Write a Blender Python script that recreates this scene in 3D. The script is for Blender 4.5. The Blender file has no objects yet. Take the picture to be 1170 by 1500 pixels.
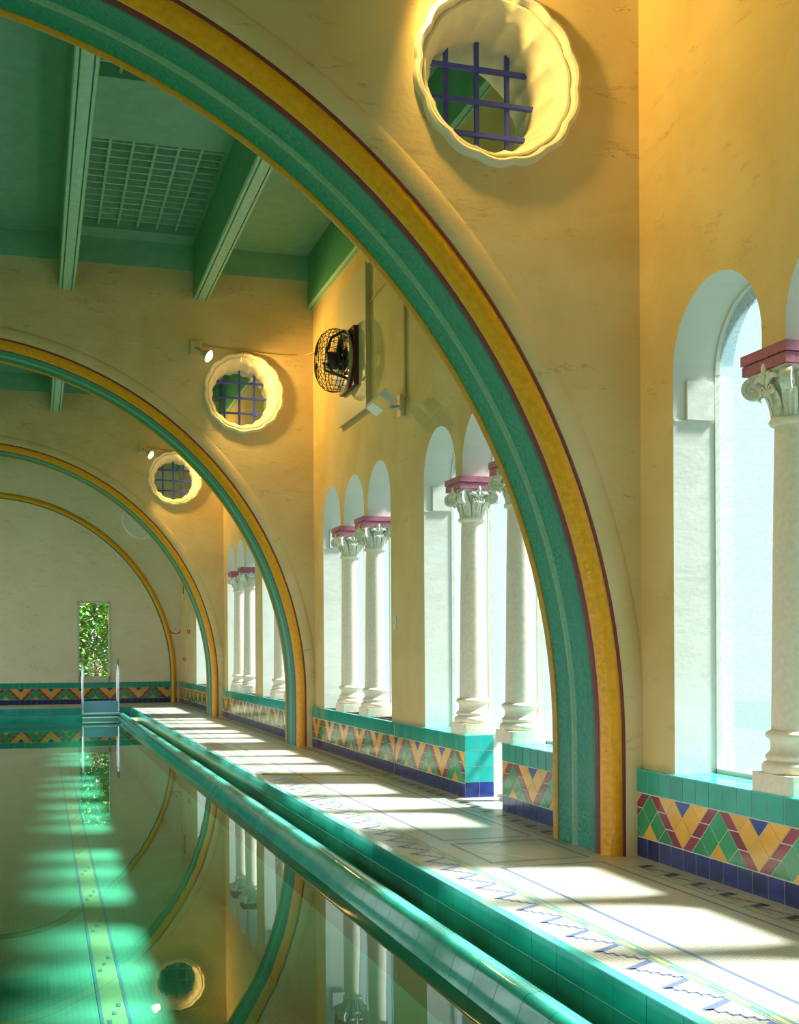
import bpy, bmesh, math, random
from math import pi, sin, cos, radians as R
from mathutils import Vector, Matrix
from mathutils.geometry import delaunay_2d_cdt
random.seed(7)
C = bpy.context.scene.collection
sc = bpy.context.scene

# ------------------------------------------------------------------ camera
F_PX, PX, PY, TH, RHO, PT = 1739.18, 583.15, 960.77, .2974, .0058, -.0037
f0 = Vector((sin(TH), cos(TH), 0)); r0 = Vector((cos(TH), -sin(TH), 0)); u0 = Vector((0, 0, 1))
fw = f0*cos(PT)+u0*sin(PT); up = u0*cos(PT)-f0*sin(PT)
xc = r0*cos(RHO)-up*sin(RHO); yc = r0*sin(RHO)+up*cos(RHO)
cam = bpy.data.cameras.new('camera'); co = bpy.data.objects.new('camera', cam); C.objects.link(co)
m = Matrix((xc, yc, -fw)).transposed().to_4x4()
co.matrix_world = m
cam.sensor_width = 36; cam.sensor_fit = 'AUTO'
cam.lens = F_PX*36/1500
cam.shift_x = (585-PX)/1500; cam.shift_y = (PY-750)/1500
cam.clip_start = .05; cam.clip_end = 300
sc.camera = co

# ------------------------------------------------------------------ world, sun, exposure
w = bpy.data.worlds.new('sky'); sc.world = w; w.use_nodes = True
wn = w.node_tree.nodes; bgn = wn['Background']
bgn.inputs[0].default_value = (.84, .94, 1.0, 1); bgn.inputs[1].default_value = 2.2
sun = bpy.data.lights.new('sun', 'SUN'); so = bpy.data.objects.new('sun', sun); C.objects.link(so)
sun.energy = 50; sun.angle = R(8); sun.color = (1, .97, .9)
az, el = R(-14), R(50)          # the sun stands outside the right-hand wall, a little behind the camera
so.rotation_euler = Vector((cos(el)*cos(az), cos(el)*sin(az), sin(el))).to_track_quat('Z', 'Y').to_euler()
so.location = (14, -3, 12)
sc.view_settings.view_transform = 'Standard'; sc.view_settings.look = 'None'
sc.view_settings.exposure = 0.48; sc.view_settings.gamma = 1; sc.view_settings.use_curve_mapping = False
try:
    sc.cycles.max_bounces = 12; sc.cycles.diffuse_bounces = 6; sc.cycles.glossy_bounces = 4
    sc.cycles.transparent_max_bounces = 12; sc.cycles.sample_clamp_indirect = 8
    sc.cycles.caustics_reflective = False
except Exception: pass

# ------------------------------------------------------------------ materials
def srgb(r, g, b):
    f = lambda c: ((c/255+.055)/1.055)**2.4 if c > 10 else c/255/12.92
    return (f(r), f(g), f(b), 1)
def nodes(name):
    mt = bpy.data.materials.new(name); mt.use_nodes = True
    return mt, mt.node_tree, mt.node_tree.nodes['Principled BSDF']
def plain(name, col, rough=.5, metal=0, bump=0, scale=20, var=0, spec=None, obj_var=0, dist=.004):
    mt, nt, b = nodes(name); N = nt.nodes; L = nt.links
    b.inputs['Base Color'].default_value = col; b.inputs['Roughness'].default_value = rough; b.inputs['Metallic'].default_value = metal
    if spec is not None: b.inputs['Specular IOR Level'].default_value = spec
    geo = N.new('ShaderNodeNewGeometry')
    last = None
    if var or bump:
        nz = N.new('ShaderNodeTexNoise'); nz.inputs['Scale'].default_value = scale; nz.inputs['Detail'].default_value = 5
        L.new(geo.outputs['Position'], nz.inputs['Vector'])
    if var:
        mr = N.new('ShaderNodeMapRange'); mr.inputs[1].default_value = .3; mr.inputs[2].default_value = .7
        mr.inputs[3].default_value = 1-var; mr.inputs[4].default_value = 1+var*.5
        L.new(nz.outputs[0], mr.inputs[0])
        hs = N.new('ShaderNodeHueSaturation'); hs.inputs['Color'].default_value = col
        L.new(mr.outputs[0], hs.inputs['Value']); last = hs.outputs[0]
    if obj_var:
        oi = N.new('ShaderNodeObjectInfo'); mr2 = N.new('ShaderNodeMapRange')
        mr2.inputs[3].default_value = 1-obj_var; mr2.inputs[4].default_value = 1+obj_var
        L.new(oi.outputs['Random'], mr2.inputs[0])
        h2 = N.new('ShaderNodeHueSaturation'); h2.inputs['Color'].default_value = col
        if last: L.new(last, h2.inputs['Color'])
        L.new(mr2.outputs[0], h2.inputs['Value']); last = h2.outputs[0]
    if last: L.new(last, b.inputs['Base Color'])
    if bump:
        bp = N.new('ShaderNodeBump'); bp.inputs['Strength'].default_value = bump; bp.inputs['Distance'].default_value = dist
        L.new(nz.outputs[0], bp.inputs['Height']); L.new(bp.outputs[0], b.inputs['Normal'])
    return mt
def plaster(name, c1, c2, board=0, crack=.5, rough=.75, relief=.5):
    """troweled plaster: two tones, broad trowel relief, board marks and thin cracks"""
    mt, nt, b = nodes(name); N = nt.nodes; L = nt.links
    b.inputs['Roughness'].default_value = rough; b.inputs['Specular IOR Level'].default_value = .3
    geo = N.new('ShaderNodeNewGeometry'); P = geo.outputs['Position']
    n1 = N.new('ShaderNodeTexNoise'); n1.inputs['Scale'].default_value = 1.3; n1.inputs['Detail'].default_value = 6; n1.inputs['Distortion'].default_value = .6
    n2 = N.new('ShaderNodeTexNoise'); n2.inputs['Scale'].default_value = 26; n2.inputs['Detail'].default_value = 4
    mp = N.new('ShaderNodeMapping'); mp.inputs['Scale'].default_value = (1.1, 1.1, 2.6)
    n3 = N.new('ShaderNodeTexNoise'); n3.inputs['Scale'].default_value = 2.6; n3.inputs['Detail'].default_value = 8; n3.inputs['Distortion'].default_value = .3
    L.new(P, n1.inputs[0]); L.new(P, n2.inputs[0]); L.new(P, mp.inputs[0]); L.new(mp.outputs[0], n3.inputs[0])
    mix = N.new('ShaderNodeMix'); mix.data_type = 'RGBA'; mix.inputs[6].default_value = c1; mix.inputs[7].default_value = c2
    rp = N.new('ShaderNodeMapRange'); rp.inputs[1].default_value = .35; rp.inputs[2].default_value = .68
    L.new(n1.outputs[0], rp.inputs[0]); L.new(rp.outputs[0], mix.inputs[0])
    # cracks: zero crossings of a stretched noise
    mp2 = N.new('ShaderNodeMapping'); mp2.inputs['Scale'].default_value = (.5, .5, 2.2)
    n4 = N.new('ShaderNodeTexNoise'); n4.inputs['Scale'].default_value = 1.7; n4.inputs['Detail'].default_value = 9; n4.inputs['Roughness'].default_value = .62
    L.new(P, mp2.inputs[0]); L.new(mp2.outputs[0], n4.inputs[0])
    a1 = N.new('ShaderNodeMath'); a1.operation = 'SUBTRACT'; a1.inputs[1].default_value = .5; L.new(n4.outputs[0], a1.inputs[0])
    a2 = N.new('ShaderNodeMath'); a2.operation = 'ABSOLUTE'; L.new(a1.outputs[0], a2.inputs[0])
    cr = N.new('ShaderNodeMapRange'); cr.inputs[1].default_value = 0; cr.inputs[2].default_value = .006; cr.inputs[3].default_value = 1; cr.inputs[4].default_value = 0
    L.new(a2.outputs[0], cr.inputs[0])
    gate = N.new('ShaderNodeMapRange'); gate.inputs[1].default_value = .52; gate.inputs[2].default_value = .62; L.new(n3.outputs[0], gate.inputs[0])
    cm = N.new('ShaderNodeMath'); cm.operation = 'MULTIPLY'; L.new(cr.outputs[0], cm.inputs[0]); L.new(gate.outputs[0], cm.inputs[1])
    cs = N.new('ShaderNodeMath'); cs.operation = 'MULTIPLY'; cs.inputs[1].default_value = crack; L.new(cm.outputs[0], cs.inputs[0])
    mx2 = N.new('ShaderNodeMix'); mx2.data_type = 'RGBA'; mx2.inputs[7].default_value = (.16, .10, .04, 1)
    L.new(mix.outputs[2], mx2.inputs[6]); L.new(cs.outputs[0], mx2.inputs[0]); L.new(mx2.outputs[2], b.inputs['Base Color'])
    # relief
    s1 = N.new('ShaderNodeMath'); s1.operation = 'MULTIPLY_ADD'; s1.inputs[1].default_value = .5; L.new(n2.outputs[0], s1.inputs[0]); 
    s0 = N.new('ShaderNodeMath'); s0.operation = 'MULTIPLY'; s0.inputs[1].default_value = 2.2+board; L.new(n3.outputs[0], s0.inputs[0]); L.new(s0.outputs[0], s1.inputs[2])
    s2 = N.new('ShaderNodeMath'); s2.operation = 'SUBTRACT'; L.new(s1.outputs[0], s2.inputs[0]); L.new(cs.outputs[0], s2.inputs[1])
    bp = N.new('ShaderNodeBump'); bp.inputs['Strength'].default_value = relief; bp.inputs['Distance'].default_value = .012
    L.new(s2.outputs[0], bp.inputs['Height']); L.new(bp.outputs[0], b.inputs['Normal'])
    return mt
M = {}
M['wall'] = plaster('ochre_plaster', (.73, .60, .35, 1), (.65, .50, .25, 1))
M['wall_side'] = plaster('ochre_side_plaster', (.70, .53, .24, 1), (.62, .44, .17, 1), crack=.35)
M['wall_end'] = plaster('cream_end_plaster', (.88, .77, .56, 1), (.84, .72, .50, 1))
M['jamb'] = plaster('white_jamb_plaster', (.68, .66, .58, 1), (.62, .60, .50, 1), crack=.15, relief=.18)
M['white_plaster'] = plain('white_medallion_plaster', (.88, .87, .80, 1), .6, bump=.3, scale=20)
M['column'] = plain('column_plaster', (.82, .71, .54, 1), .55, bump=.5, scale=30, var=.1)
M['capital'] = plain('capital_plaster', (.76, .74, .60, 1), .6, bump=.3, scale=40, var=.18)
M['ring'] = plain('cream_surround_paint', (.74, .72, .58, 1), .5, bump=.35, scale=16, var=.06, dist=.008)
M['abacus'] = plain('maroon_pink_paint', (.42, .12, .17, 1), .45, bump=.3, scale=40, var=.25)
M['green'] = plain('teal_arch_paint', (.022, .29, .175, 1), .36, bump=1.0, scale=30, var=.2, dist=.014)
M['green_ridge'] = plain('teal_ridge_highlight', (.22, .44, .28, 1), .42, bump=.6, scale=40, var=.2)  # paler tone paints in the highlight along the arch ridge
M['gold'] = plain('gold_arch_paint', (.84, .375, .004, 1), .33, bump=.8, scale=22, var=.14, dist=.01)
M['gold_edge'] = plain('amber_edge_paint', (.62, .30, .012, 1), .4, bump=.5, scale=30, var=.15)
M['maroon'] = plain('maroon_line_paint', (.20, .035, .05, 1), .45, bump=.4, scale=40, var=.2)
M['ceil'] = plain('teal_ceiling_paint', (.24, .52, .35, 1), .5, bump=.3, scale=6, var=.12)
M['ceil_dark'] = plain('deep_teal_paint', (.10, .36, .22, 1), .5, bump=.3, scale=9, var=.12)
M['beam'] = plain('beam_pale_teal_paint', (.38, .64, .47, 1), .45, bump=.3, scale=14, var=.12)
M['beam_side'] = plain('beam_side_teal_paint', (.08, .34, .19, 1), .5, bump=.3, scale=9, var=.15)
M['tile_teal'] = plain('teal_glazed_tile', (.012, .33, .23, 1), .13, var=.12, scale=5, obj_var=.14, bump=.1)
M['tile_turq'] = plain('turquoise_glazed_tile', (.02, .45, .42, 1), .12, var=.1, scale=5, obj_var=.1, bump=.1)
M['tile_green'] = plain('leaf_green_glazed_tile', (.03, .30, .12, 1), .15, var=.15, scale=6, obj_var=.2, bump=.1)
M['tile_yellow'] = plain('amber_glazed_tile', (.80, .40, .045, 1), .15, var=.12, scale=6, obj_var=.1, bump=.1)
M['tile_maroon'] = plain('maroon_glazed_tile', (.27, .035, .05, 1), .15, var=.15, scale=6, obj_var=.15, bump=.1)
M['tile_blue'] = plain('cobalt_glazed_tile', (.012, .04, .25, 1), .15, var=.2, scale=6, obj_var=.25, bump=.1)
M['tile_navy'] = plain('navy_glazed_tile', (.018, .03, .15, 1), .15, var=.25, scale=6, obj_var=.3, bump=.1)
M['tile_pool'] = plain('pool_green_glazed_tile', (.006, .25, .155, 1), .12, var=.15, scale=5, obj_var=.12, bump=.1)
M['tile_lip'] = plain('pool_lip_glazed_tile', (.03, .38, .26, 1), .10, var=.15, scale=5, obj_var=.12, bump=.1)
M['tile_pale'] = plain('pale_aqua_tile_and_sheen', (.10, .52, .44, 1), .12, var=.12, scale=5, obj_var=.1, bump=.1)  # also paints the sky sheen on the crown of the gutter lip
M['grout'] = plain('pale_grout', (.72, .74, .60, 1), .8)
M['grout_green'] = plain('green_grout', (.16, .34, .22, 1), .8)
M['iron'] = plain('violet_blue_iron', (.045, .07, .62, 1), .35, bump=.3, scale=60)
M['frame'] = plain('window_frame_paint', (.62, .62, .50, 1), .5)
M['white'] = plain('white_enamel', (.85, .85, .83, 1), .3)
M['cream_box'] = plain('cream_box_paint', (.66, .55, .33, 1), .5)
M['steel'] = plain('polished_steel', (.75, .76, .78, 1), .16, metal=1)
M['black'] = plain('black_wire', (.02, .015, .015, 1), .4)
M['brown'] = plain('dark_brown_metal', (.05, .03, .03, 1), .45)
M['plum'] = plain('plum_painted_box', (.09, .012, .03, 1), .45)
M['alu'] = plain('grey_aluminium', (.55, .55, .5, 1), .35, metal=.8)
M['step'] = plain('pale_blue_fibreglass', (.24, .56, .68, 1), .3)
M['step_white'] = plain('white_step_tread', (.75, .85, .85, 1), .35)
M['red'] = plain('red_plastic', (.85, .16, .08, 1), .4)
M['cord'] = plain('cream_cord', (.55, .42, .2, 1), .5)
M['cord_yellow'] = plain('yellow_cord', (.7, .6, .18, 1), .5)
M['stone'] = plain('garden_stone', (.55, .52, .46, 1), .9, var=.2, scale=3)
M['slate'] = plain('darkened_slate', (.10, .13, .13, 1), .8, var=.2, scale=3)
M['soil'] = plain('green_brown_soil', (.06, .09, .03, 1), .9, var=.3, scale=3)
M['leaf'] = plain('leaf_green', (.10, .34, .05, 1), .45, var=.3, scale=9)
M['leaf2'] = plain('leaf_dark_green', (.03, .17, .04, 1), .35, var=.3, scale=9)
M['leaf3'] = plain('leaf_lime', (.30, .48, .06, 1), .45, var=.3, scale=9)
M['petal'] = plain('pale_petal', (.85, .72, .70, 1), .6)
M['petal_red'] = plain('orange_petal', (.8, .16, .05, 1), .6)
M['stem'] = plain('brown_stem', (.16, .10, .05, 1), .8)
M['lane'] = plain('yellow_lane_tile', (.62, .74, .42, 1), .4, var=.1, scale=6)
M['lane_blue'] = plain('faded_blue_lane_tile', (.20, .42, .55, 1), .4)
M['inlay_blue'] = plain('blue_mosaic', (.16, .20, .38, 1), .35, var=.2, scale=60)
M['inlay_navy'] = plain('navy_mosaic', (.03, .04, .10, 1), .35, var=.3, scale=60)
M['inlay_yellow'] = plain('yellow_mosaic', (.70, .62, .25, 1), .35, var=.2, scale=60)
M['inlay_green'] = plain('green_mosaic', (.15, .45, .36, 1), .35, var=.2, scale=60)
M['inlay_white'] = plain('white_mosaic', (.82, .82, .76, 1), .35, var=.1, scale=60)

def mosaic(name, c1, c2, grout, size, rough=.3, gw=.10, bump=.3):
    mt, nt, b = nodes(name); N = nt.nodes; L = nt.links
    geo = N.new('ShaderNodeNewGeometry')
    br = N.new('ShaderNodeTexBrick'); br.offset = 0; br.squash = 1
    br.inputs['Scale'].default_value = 1; br.inputs['Brick Width'].default_value = size; br.inputs['Row Height'].default_value = size
    br.inputs['Mortar Size'].default_value = size*gw; br.inputs['Color1'].default_value = c1; br.inputs['Color2'].default_value = c2
    br.inputs['Mortar'].default_value = grout
    L.new(geo.outputs['Position'], br.inputs['Vector'])
    nz = N.new('ShaderNodeTexNoise'); nz.inputs['Scale'].default_value = 1.6; nz.inputs['Detail'].default_value = 6; L.new(geo.outputs['Position'], nz.inputs[0])
    mr = N.new('ShaderNodeMapRange'); mr.inputs[1].default_value = .35; mr.inputs[2].default_value = .7; mr.inputs[3].default_value = .84; mr.inputs[4].default_value = 1.05
    L.new(nz.outputs[0], mr.inputs[0]); hs = N.new('ShaderNodeHueSaturation'); L.new(br.outputs[0], hs.inputs['Color']); L.new(mr.outputs[0], hs.inputs['Value'])
    L.new(hs.outputs[0], b.inputs['Base Color']); b.inputs['Roughness'].default_value = rough
    bp = N.new('ShaderNodeBump'); bp.inputs['Strength'].default_value = bump; bp.inputs['Distance'].default_value = .002; bp.invert = True
    L.new(br.outputs['Fac'], bp.inputs['Height']); L.new(bp.outputs[0], b.inputs['Normal'])
    return mt
M['deck'] = mosaic('cream_mosaic_deck', (.74, .70, .58, 1), (.66, .61, .49, 1), (.42, .38, .28, 1), .027)
M['pool_floor'] = mosaic('mint_pool_mosaic', (.32, .85, .62, 1), (.29, .81, .59, 1), (.24, .72, .52, 1), .05)

def pane_mat():
    mt, nt, b = nodes('pebbled_glass'); N = nt.nodes; L = nt.links
    out = N['Material Output']; N.remove(b)
    geo = N.new('ShaderNodeNewGeometry')
    vo = N.new('ShaderNodeTexVoronoi'); vo.inputs['Scale'].default_value = 62; vo.feature = 'SMOOTH_F1'; L.new(geo.outputs['Position'], vo.inputs[0])
    bp = N.new('ShaderNodeBump'); bp.inputs['Strength'].default_value = .9; bp.inputs['Distance'].default_value = .006; L.new(vo.outputs[0], bp.inputs['Height'])
    tl = N.new('ShaderNodeBsdfTranslucent'); tl.inputs[0].default_value = (.045, .075, .085, 1); L.new(bp.outputs[0], tl.inputs['Normal'])
    tr = N.new('ShaderNodeBsdfTransparent'); tr.inputs[0].default_value = (.90, .97, 1, 1)
    gl = N.new('ShaderNodeBsdfGlossy'); gl.inputs['Roughness'].default_value = .12; gl.inputs[0].default_value = (.9, .95, 1, 1); L.new(bp.outputs[0], gl.inputs['Normal'])
    m1 = N.new('ShaderNodeMixShader'); m1.inputs[0].default_value = .54; L.new(tl.outputs[0], m1.inputs[1]); L.new(tr.outputs[0], m1.inputs[2])
    pm = N.new('ShaderNodeMapRange'); pm.inputs[1].default_value = .0; pm.inputs[2].default_value = .55; pm.inputs[3].default_value = .24; pm.inputs[4].default_value = .58
    L.new(vo.outputs[0], pm.inputs[0]); L.new(pm.outputs[0], m1.inputs[0])
    m2 = N.new('ShaderNodeMixShader'); m2.inputs[0].default_value = .06; L.new(m1.outputs[0], m2.inputs[1]); L.new(gl.outputs[0], m2.inputs[2])
    L.new(m2.outputs[0], out.inputs[0]); return mt
M['pane'] = pane_mat()
def clear_mat():
    mt, nt, b = nodes('clear_glass'); N = nt.nodes; L = nt.links
    out = N['Material Output']; N.remove(b)
    tr = N.new('ShaderNodeBsdfTransparent'); gl = N.new('ShaderNodeBsdfGlossy'); gl.inputs['Roughness'].default_value = .02
    m1 = N.new('ShaderNodeMixShader'); m1.inputs[0].default_value = .06; L.new(tr.outputs[0], m1.inputs[1]); L.new(gl.outputs[0], m1.inputs[2])
    L.new(m1.outputs[0], out.inputs[0]); return mt
M['clear'] = clear_mat()
def water_mat():
    mt, nt, b = nodes('pool_water'); N = nt.nodes; L = nt.links
    out = N['Material Output']; N.remove(b)
    geo = N.new('ShaderNodeNewGeometry')
    nz = N.new('ShaderNodeTexNoise'); nz.inputs['Scale'].default_value = .9; nz.inputs['Detail'].default_value = 2; L.new(geo.outputs['Position'], nz.inputs[0])
    bp = N.new('ShaderNodeBump'); bp.inputs['Strength'].default_value = .25; bp.inputs['Distance'].default_value = .004; L.new(nz.outputs[0], bp.inputs['Height'])
    fr = N.new('ShaderNodeFresnel'); fr.inputs[0].default_value = 1.45; L.new(bp.outputs[0], fr.inputs['Normal'])
    tr = N.new('ShaderNodeBsdfTransparent'); tr.inputs[0].default_value = (.60, .98, .84, 1)
    gl = N.new('ShaderNodeBsdfGlossy'); gl.inputs['Roughness'].default_value = .0; gl.inputs[0].default_value = (.97, 1, .98, 1); L.new(bp.outputs[0], gl.inputs['Normal'])
    m1 = N.new('ShaderNodeMixShader'); L.new(fr.outputs[0], m1.inputs[0]); L.new(tr.outputs[0], m1.inputs[1]); L.new(gl.outputs[0], m1.inputs[2])
    L.new(m1.outputs[0], out.inputs[0]); return mt
M['water'] = water_mat()
def glow(name, col, s):
    mt, nt, b = nodes(name); b.inputs['Emission Color'].default_value = col; b.inputs['Emission Strength'].default_value = s
    b.inputs['Base Color'].default_value = (1, .9, .6, 1); return mt
M['bulb'] = glow('warm_lamp_glass', (1, .70, .28, 1), 9)

# ------------------------------------------------------------------ mesh helpers
class MB:
    def __init__(s): s.v = []; s.f = []; s.mi = []; s.mats = []
    def mat(s, k):
        if k not in s.mats: s.mats.append(k)
        return s.mats.index(k)
    def add(s, vs, fs, k, T=None):
        n = len(s.v); s.v += [tuple(T(Vector(p))) if T else tuple(p) for p in vs]
        i = s.mat(k)
        for f in fs: s.f.append([n+a for a in f]); s.mi.append(i)
        return s
    def box(s, x0, x1, y0, y1, z0, z1, k, T=None):
        vs = [(x, y, z) for z in (z0, z1) for y in (y0, y1) for x in (x0, x1)]
        return s.add(vs, [(0, 2, 3, 1), (4, 5, 7, 6), (0, 1, 5, 4), (2, 6, 7, 3), (0, 4, 6, 2), (1, 3, 7, 5)], k, T)
    def prism(s, poly, h0, h1, k, T=None):
        """poly (a,b) extruded along third axis c: points (a,b,c)"""
        n = len(poly); vs = [(a, b, h0) for a, b in poly]+[(a, b, h1) for a, b in poly]
        fs = [list(range(n))[::-1], list(range(n, 2*n))]+[(i, (i+1) % n, n+(i+1) % n, n+i) for i in range(n)]
        return s.add(vs, fs, k, T)
    def rbox(s, x0, x1, y0, y1, z0, z1, r, k, T=None, n=3):
        """box with rounded vertical corners and softened top edge"""
        pts = []
        for cx, cy, a0 in ((x1-r, y1-r, 0), (x0+r, y1-r, pi/2), (x0+r, y0+r, pi), (x1-r, y0+r, 1.5*pi)):
            for i in range(n+1): a = a0+i*pi/2/n; pts.append((cx+r*cos(a), cy+r*sin(a)))
        return s.prism(pts, z0, z1, k, T)
    def lathe(s, prof, k, n=32, T=None, lob=None, closed=False):
        """prof list of (r,z); around z axis; lob(i,phi) multiplies r"""
        m_ = len(prof); vs = []
        for j in range(n):
            a = 2*pi*j/n
            for i, (r, z) in enumerate(prof):
                rr = r*(lob(i, a) if lob else 1); vs.append((rr*cos(a), rr*sin(a), z))
        fs = []
        for j in range(n):
            j2 = (j+1) % n
            for i in range(m_-(0 if closed else 1)):
                i2 = (i+1) % m_
                fs.append((j*m_+i, j2*m_+i, j2*m_+i2, j*m_+i2))
        return s.add(vs, fs, k, T)
    def tube(s, pts, r, k, n=8, T=None, sx=1, cap=True):
        pts = [Vector(p) for p in pts]; vs = []; m_ = len(pts)
        t = (pts[1]-pts[0]).normalized(); up_ = Vector((0, 0, 1)) if abs(t.z) < .9 else Vector((1, 0, 0))
        nrm = (up_-t*up_.dot(t)).normalized()
        for i, p in enumerate(pts):
            t = ((pts[min(i+1, m_-1)]-pts[max(i-1, 0)])).normalized()
            nrm = (nrm-t*nrm.dot(t)).normalized(); b = t.cross(nrm)
            rr = r[i] if isinstance(r, (list, tuple)) else r
            for j in range(n):
                a = 2*pi*j/n; vs.append(p+nrm*cos(a)*rr+b*sin(a)*rr*sx)
        fs = [(i*n+j, i*n+(j+1) % n, (i+1)*n+(j+1) % n, (i+1)*n+j) for i in range(m_-1) for j in range(n)]
        if cap: fs += [list(range(n))[::-1], list(range((m_-1)*n, m_*n))]
        return s.add(vs, fs, k, T)
    def ball(s, c, rx, ry, rz, k, n=12, m_=7, T=None):
        vs = [(c[0], c[1], c[2]-rz)]
        for i in range(1, m_):
            a = -pi/2+pi*i/m_
            for j in range(n):
                b = 2*pi*j/n; vs.append((c[0]+rx*cos(a)*cos(b), c[1]+ry*cos(a)*sin(b), c[2]+rz*sin(a)))
        vs.append((c[0], c[1], c[2]+rz)); fs = []
        for j in range(n): fs.append((0, 1+(j+1) % n, 1+j)); fs.append((len(vs)-1, 1+(m_-2)*n+j, 1+(m_-2)*n+(j+1) % n))
        for i in range(m_-2):
            for j in range(n): a = 1+i*n+j; b = 1+i*n+(j+1) % n; fs.append((a, b, b+n, a+n))
        return s.add(vs, fs, k, T)
    def mesh(s, name, smooth=None):
        me = bpy.data.meshes.new(name); me.from_pydata(s.v, [], s.f)
        for k in s.mats: me.materials.append(M[k])
        me.polygons.foreach_set('material_index', s.mi)
        bm = bmesh.new(); bm.from_mesh(me)
        if len(bm.verts) > 8: bmesh.ops.remove_doubles(bm, verts=bm.verts, dist=1e-5)
        bmesh.ops.recalc_face_normals(bm, faces=bm.faces); bm.to_mesh(me); bm.free()
        if smooth is not None:
            me.polygons.foreach_set('use_smooth', [True]*len(me.polygons))
            try: me.set_sharp_from_angle(angle=R(smooth))
            except Exception: pass
        me.update(); return me
    def build(s, name, parent=None, smooth=None, loc=None, label=None, cat=None, kind=None, group=None):
        return link(s.mesh(name, smooth), name, parent, loc, label, cat, kind, group)
def link(me, name, parent=None, loc=None, label=None, cat=None, kind=None, group=None):
    o = bpy.data.objects.new(name, me); C.objects.link(o)
    if parent: o.parent = parent
    if loc is not None: o.location = loc
    tag(o, label, cat, kind, group); return o
def tag(o, label=None, cat=None, kind=None, group=None):
    if label: o['label'] = label
    if cat: o['category'] = cat
    if kind: o['kind'] = kind
    if group: o['group'] = group
    return o
def empty(name, loc, label=None, cat=None, kind=None, group=None):
    o = bpy.data.objects.new(name, None); C.objects.link(o); o.location = loc; o.empty_display_size = .1
    return tag(o, label, cat, kind, group)
def copy_tree(o, parent=None):
    c = o.copy(); C.objects.link(c); c.parent = parent
    for ch in list(o.children): copy_tree(ch, c)
    return c
def plate(mb, outer, holes, c0, c1, k, T, kside=None, sides=True):
    """flat slab with holes: outline in (a,b), thickness c0..c1, T maps (a,b,c)->world"""
    loops = [outer]+holes; pts = []; edges = []
    for lp in loops:
        n = len(pts); pts += [Vector(p) for p in lp]; edges += [(n+i, n+(i+1) % len(lp)) for i in range(len(lp))]
    vo, eo, fo, ov, oe, of = delaunay_2d_cdt(pts, edges, [], 1, 1e-6)
    def inside(p, lp):
        r = False; j = len(lp)-1
        for i in range(len(lp)):
            if (lp[i][1] > p[1]) != (lp[j][1] > p[1]) and p[0] < (lp[j][0]-lp[i][0])*(p[1]-lp[i][1])/(lp[j][1]-lp[i][1])+lp[i][0]: r = not r
            j = i
        return r
    fs = []
    for f in fo:
        c = sum((vo[i] for i in f), Vector((0, 0)))/len(f)
        if inside(c, outer) and not any(inside(c, h) for h in holes): fs.append(list(f))
    mb.add([(v[0], v[1], c0) for v in vo], fs, k, T)
    mb.add([(v[0], v[1], c1) for v in vo], [f[::-1] for f in fs], k, T)
    if sides:
        for li, lp in enumerate(loops):
            n = len(lp)
            mb.add([(a, b, c0) for a, b in lp]+[(a, b, c1) for a, b in lp], [(i, (i+1) % n, n+(i+1) % n, n+i) for i in range(n)], kside or k, T)
TYZ = lambda p: Vector((p.z, p.x, p.y))     # (a,b,c) -> y=a z=b x=c
TXZ = lambda p: Vector((p.x, p.z, p.y))     # (a,b,c) -> x=a z=b y=c

# ------------------------------------------------------------------ layout
XW, XT, XO = 4.245, 4.200, 4.72        # side wall face, tile face, outer face
XL = -6.835                            # left wall face
AX, AZ = -1.295, -.70                  # arch centre
ZF, ZB, ZW = -1.5, -.864, -1.82        # deck, bench top, water
ZC, ZG = 6.24, 5.85                    # ceiling, lower edge of green band
Y0 = -2.6
YA = [7.78, 18.36, 27.73]; YE = 36.48; TA = .94
BAYS = [(Y0, 7.78), (8.72, 18.36), (19.30, 27.73), (28.67, 36.48)]
ZS, ZCAP = 1.925, 1.795                # arch spring, top of capitals
GROUPS = [  # bay, arch centres from far to near, arch half width, door in the middle arch
    (0, (6.79, 5.50, 4.21), .525, False), (0, (1.70, .42, -.86), .525, True),
    (1, (17.20, 15.92, 14.67), .53, False), (1, (12.29, 11.02, 9.75), .53, True),
    (2, (26.66, 25.40, 24.15), .50, False), (2, (22.33, 21.08, 19.86), .49, False),
    (3, (32.2, 30.98, 29.76), .49, False)]
COLS = {0: [6.14, 4.85], 1: [], 2: [16.65, 15.36], 3: [11.64, 10.38], 4: [26.35, 25.07], 5: [21.72, 20.46], 6: []}

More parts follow.
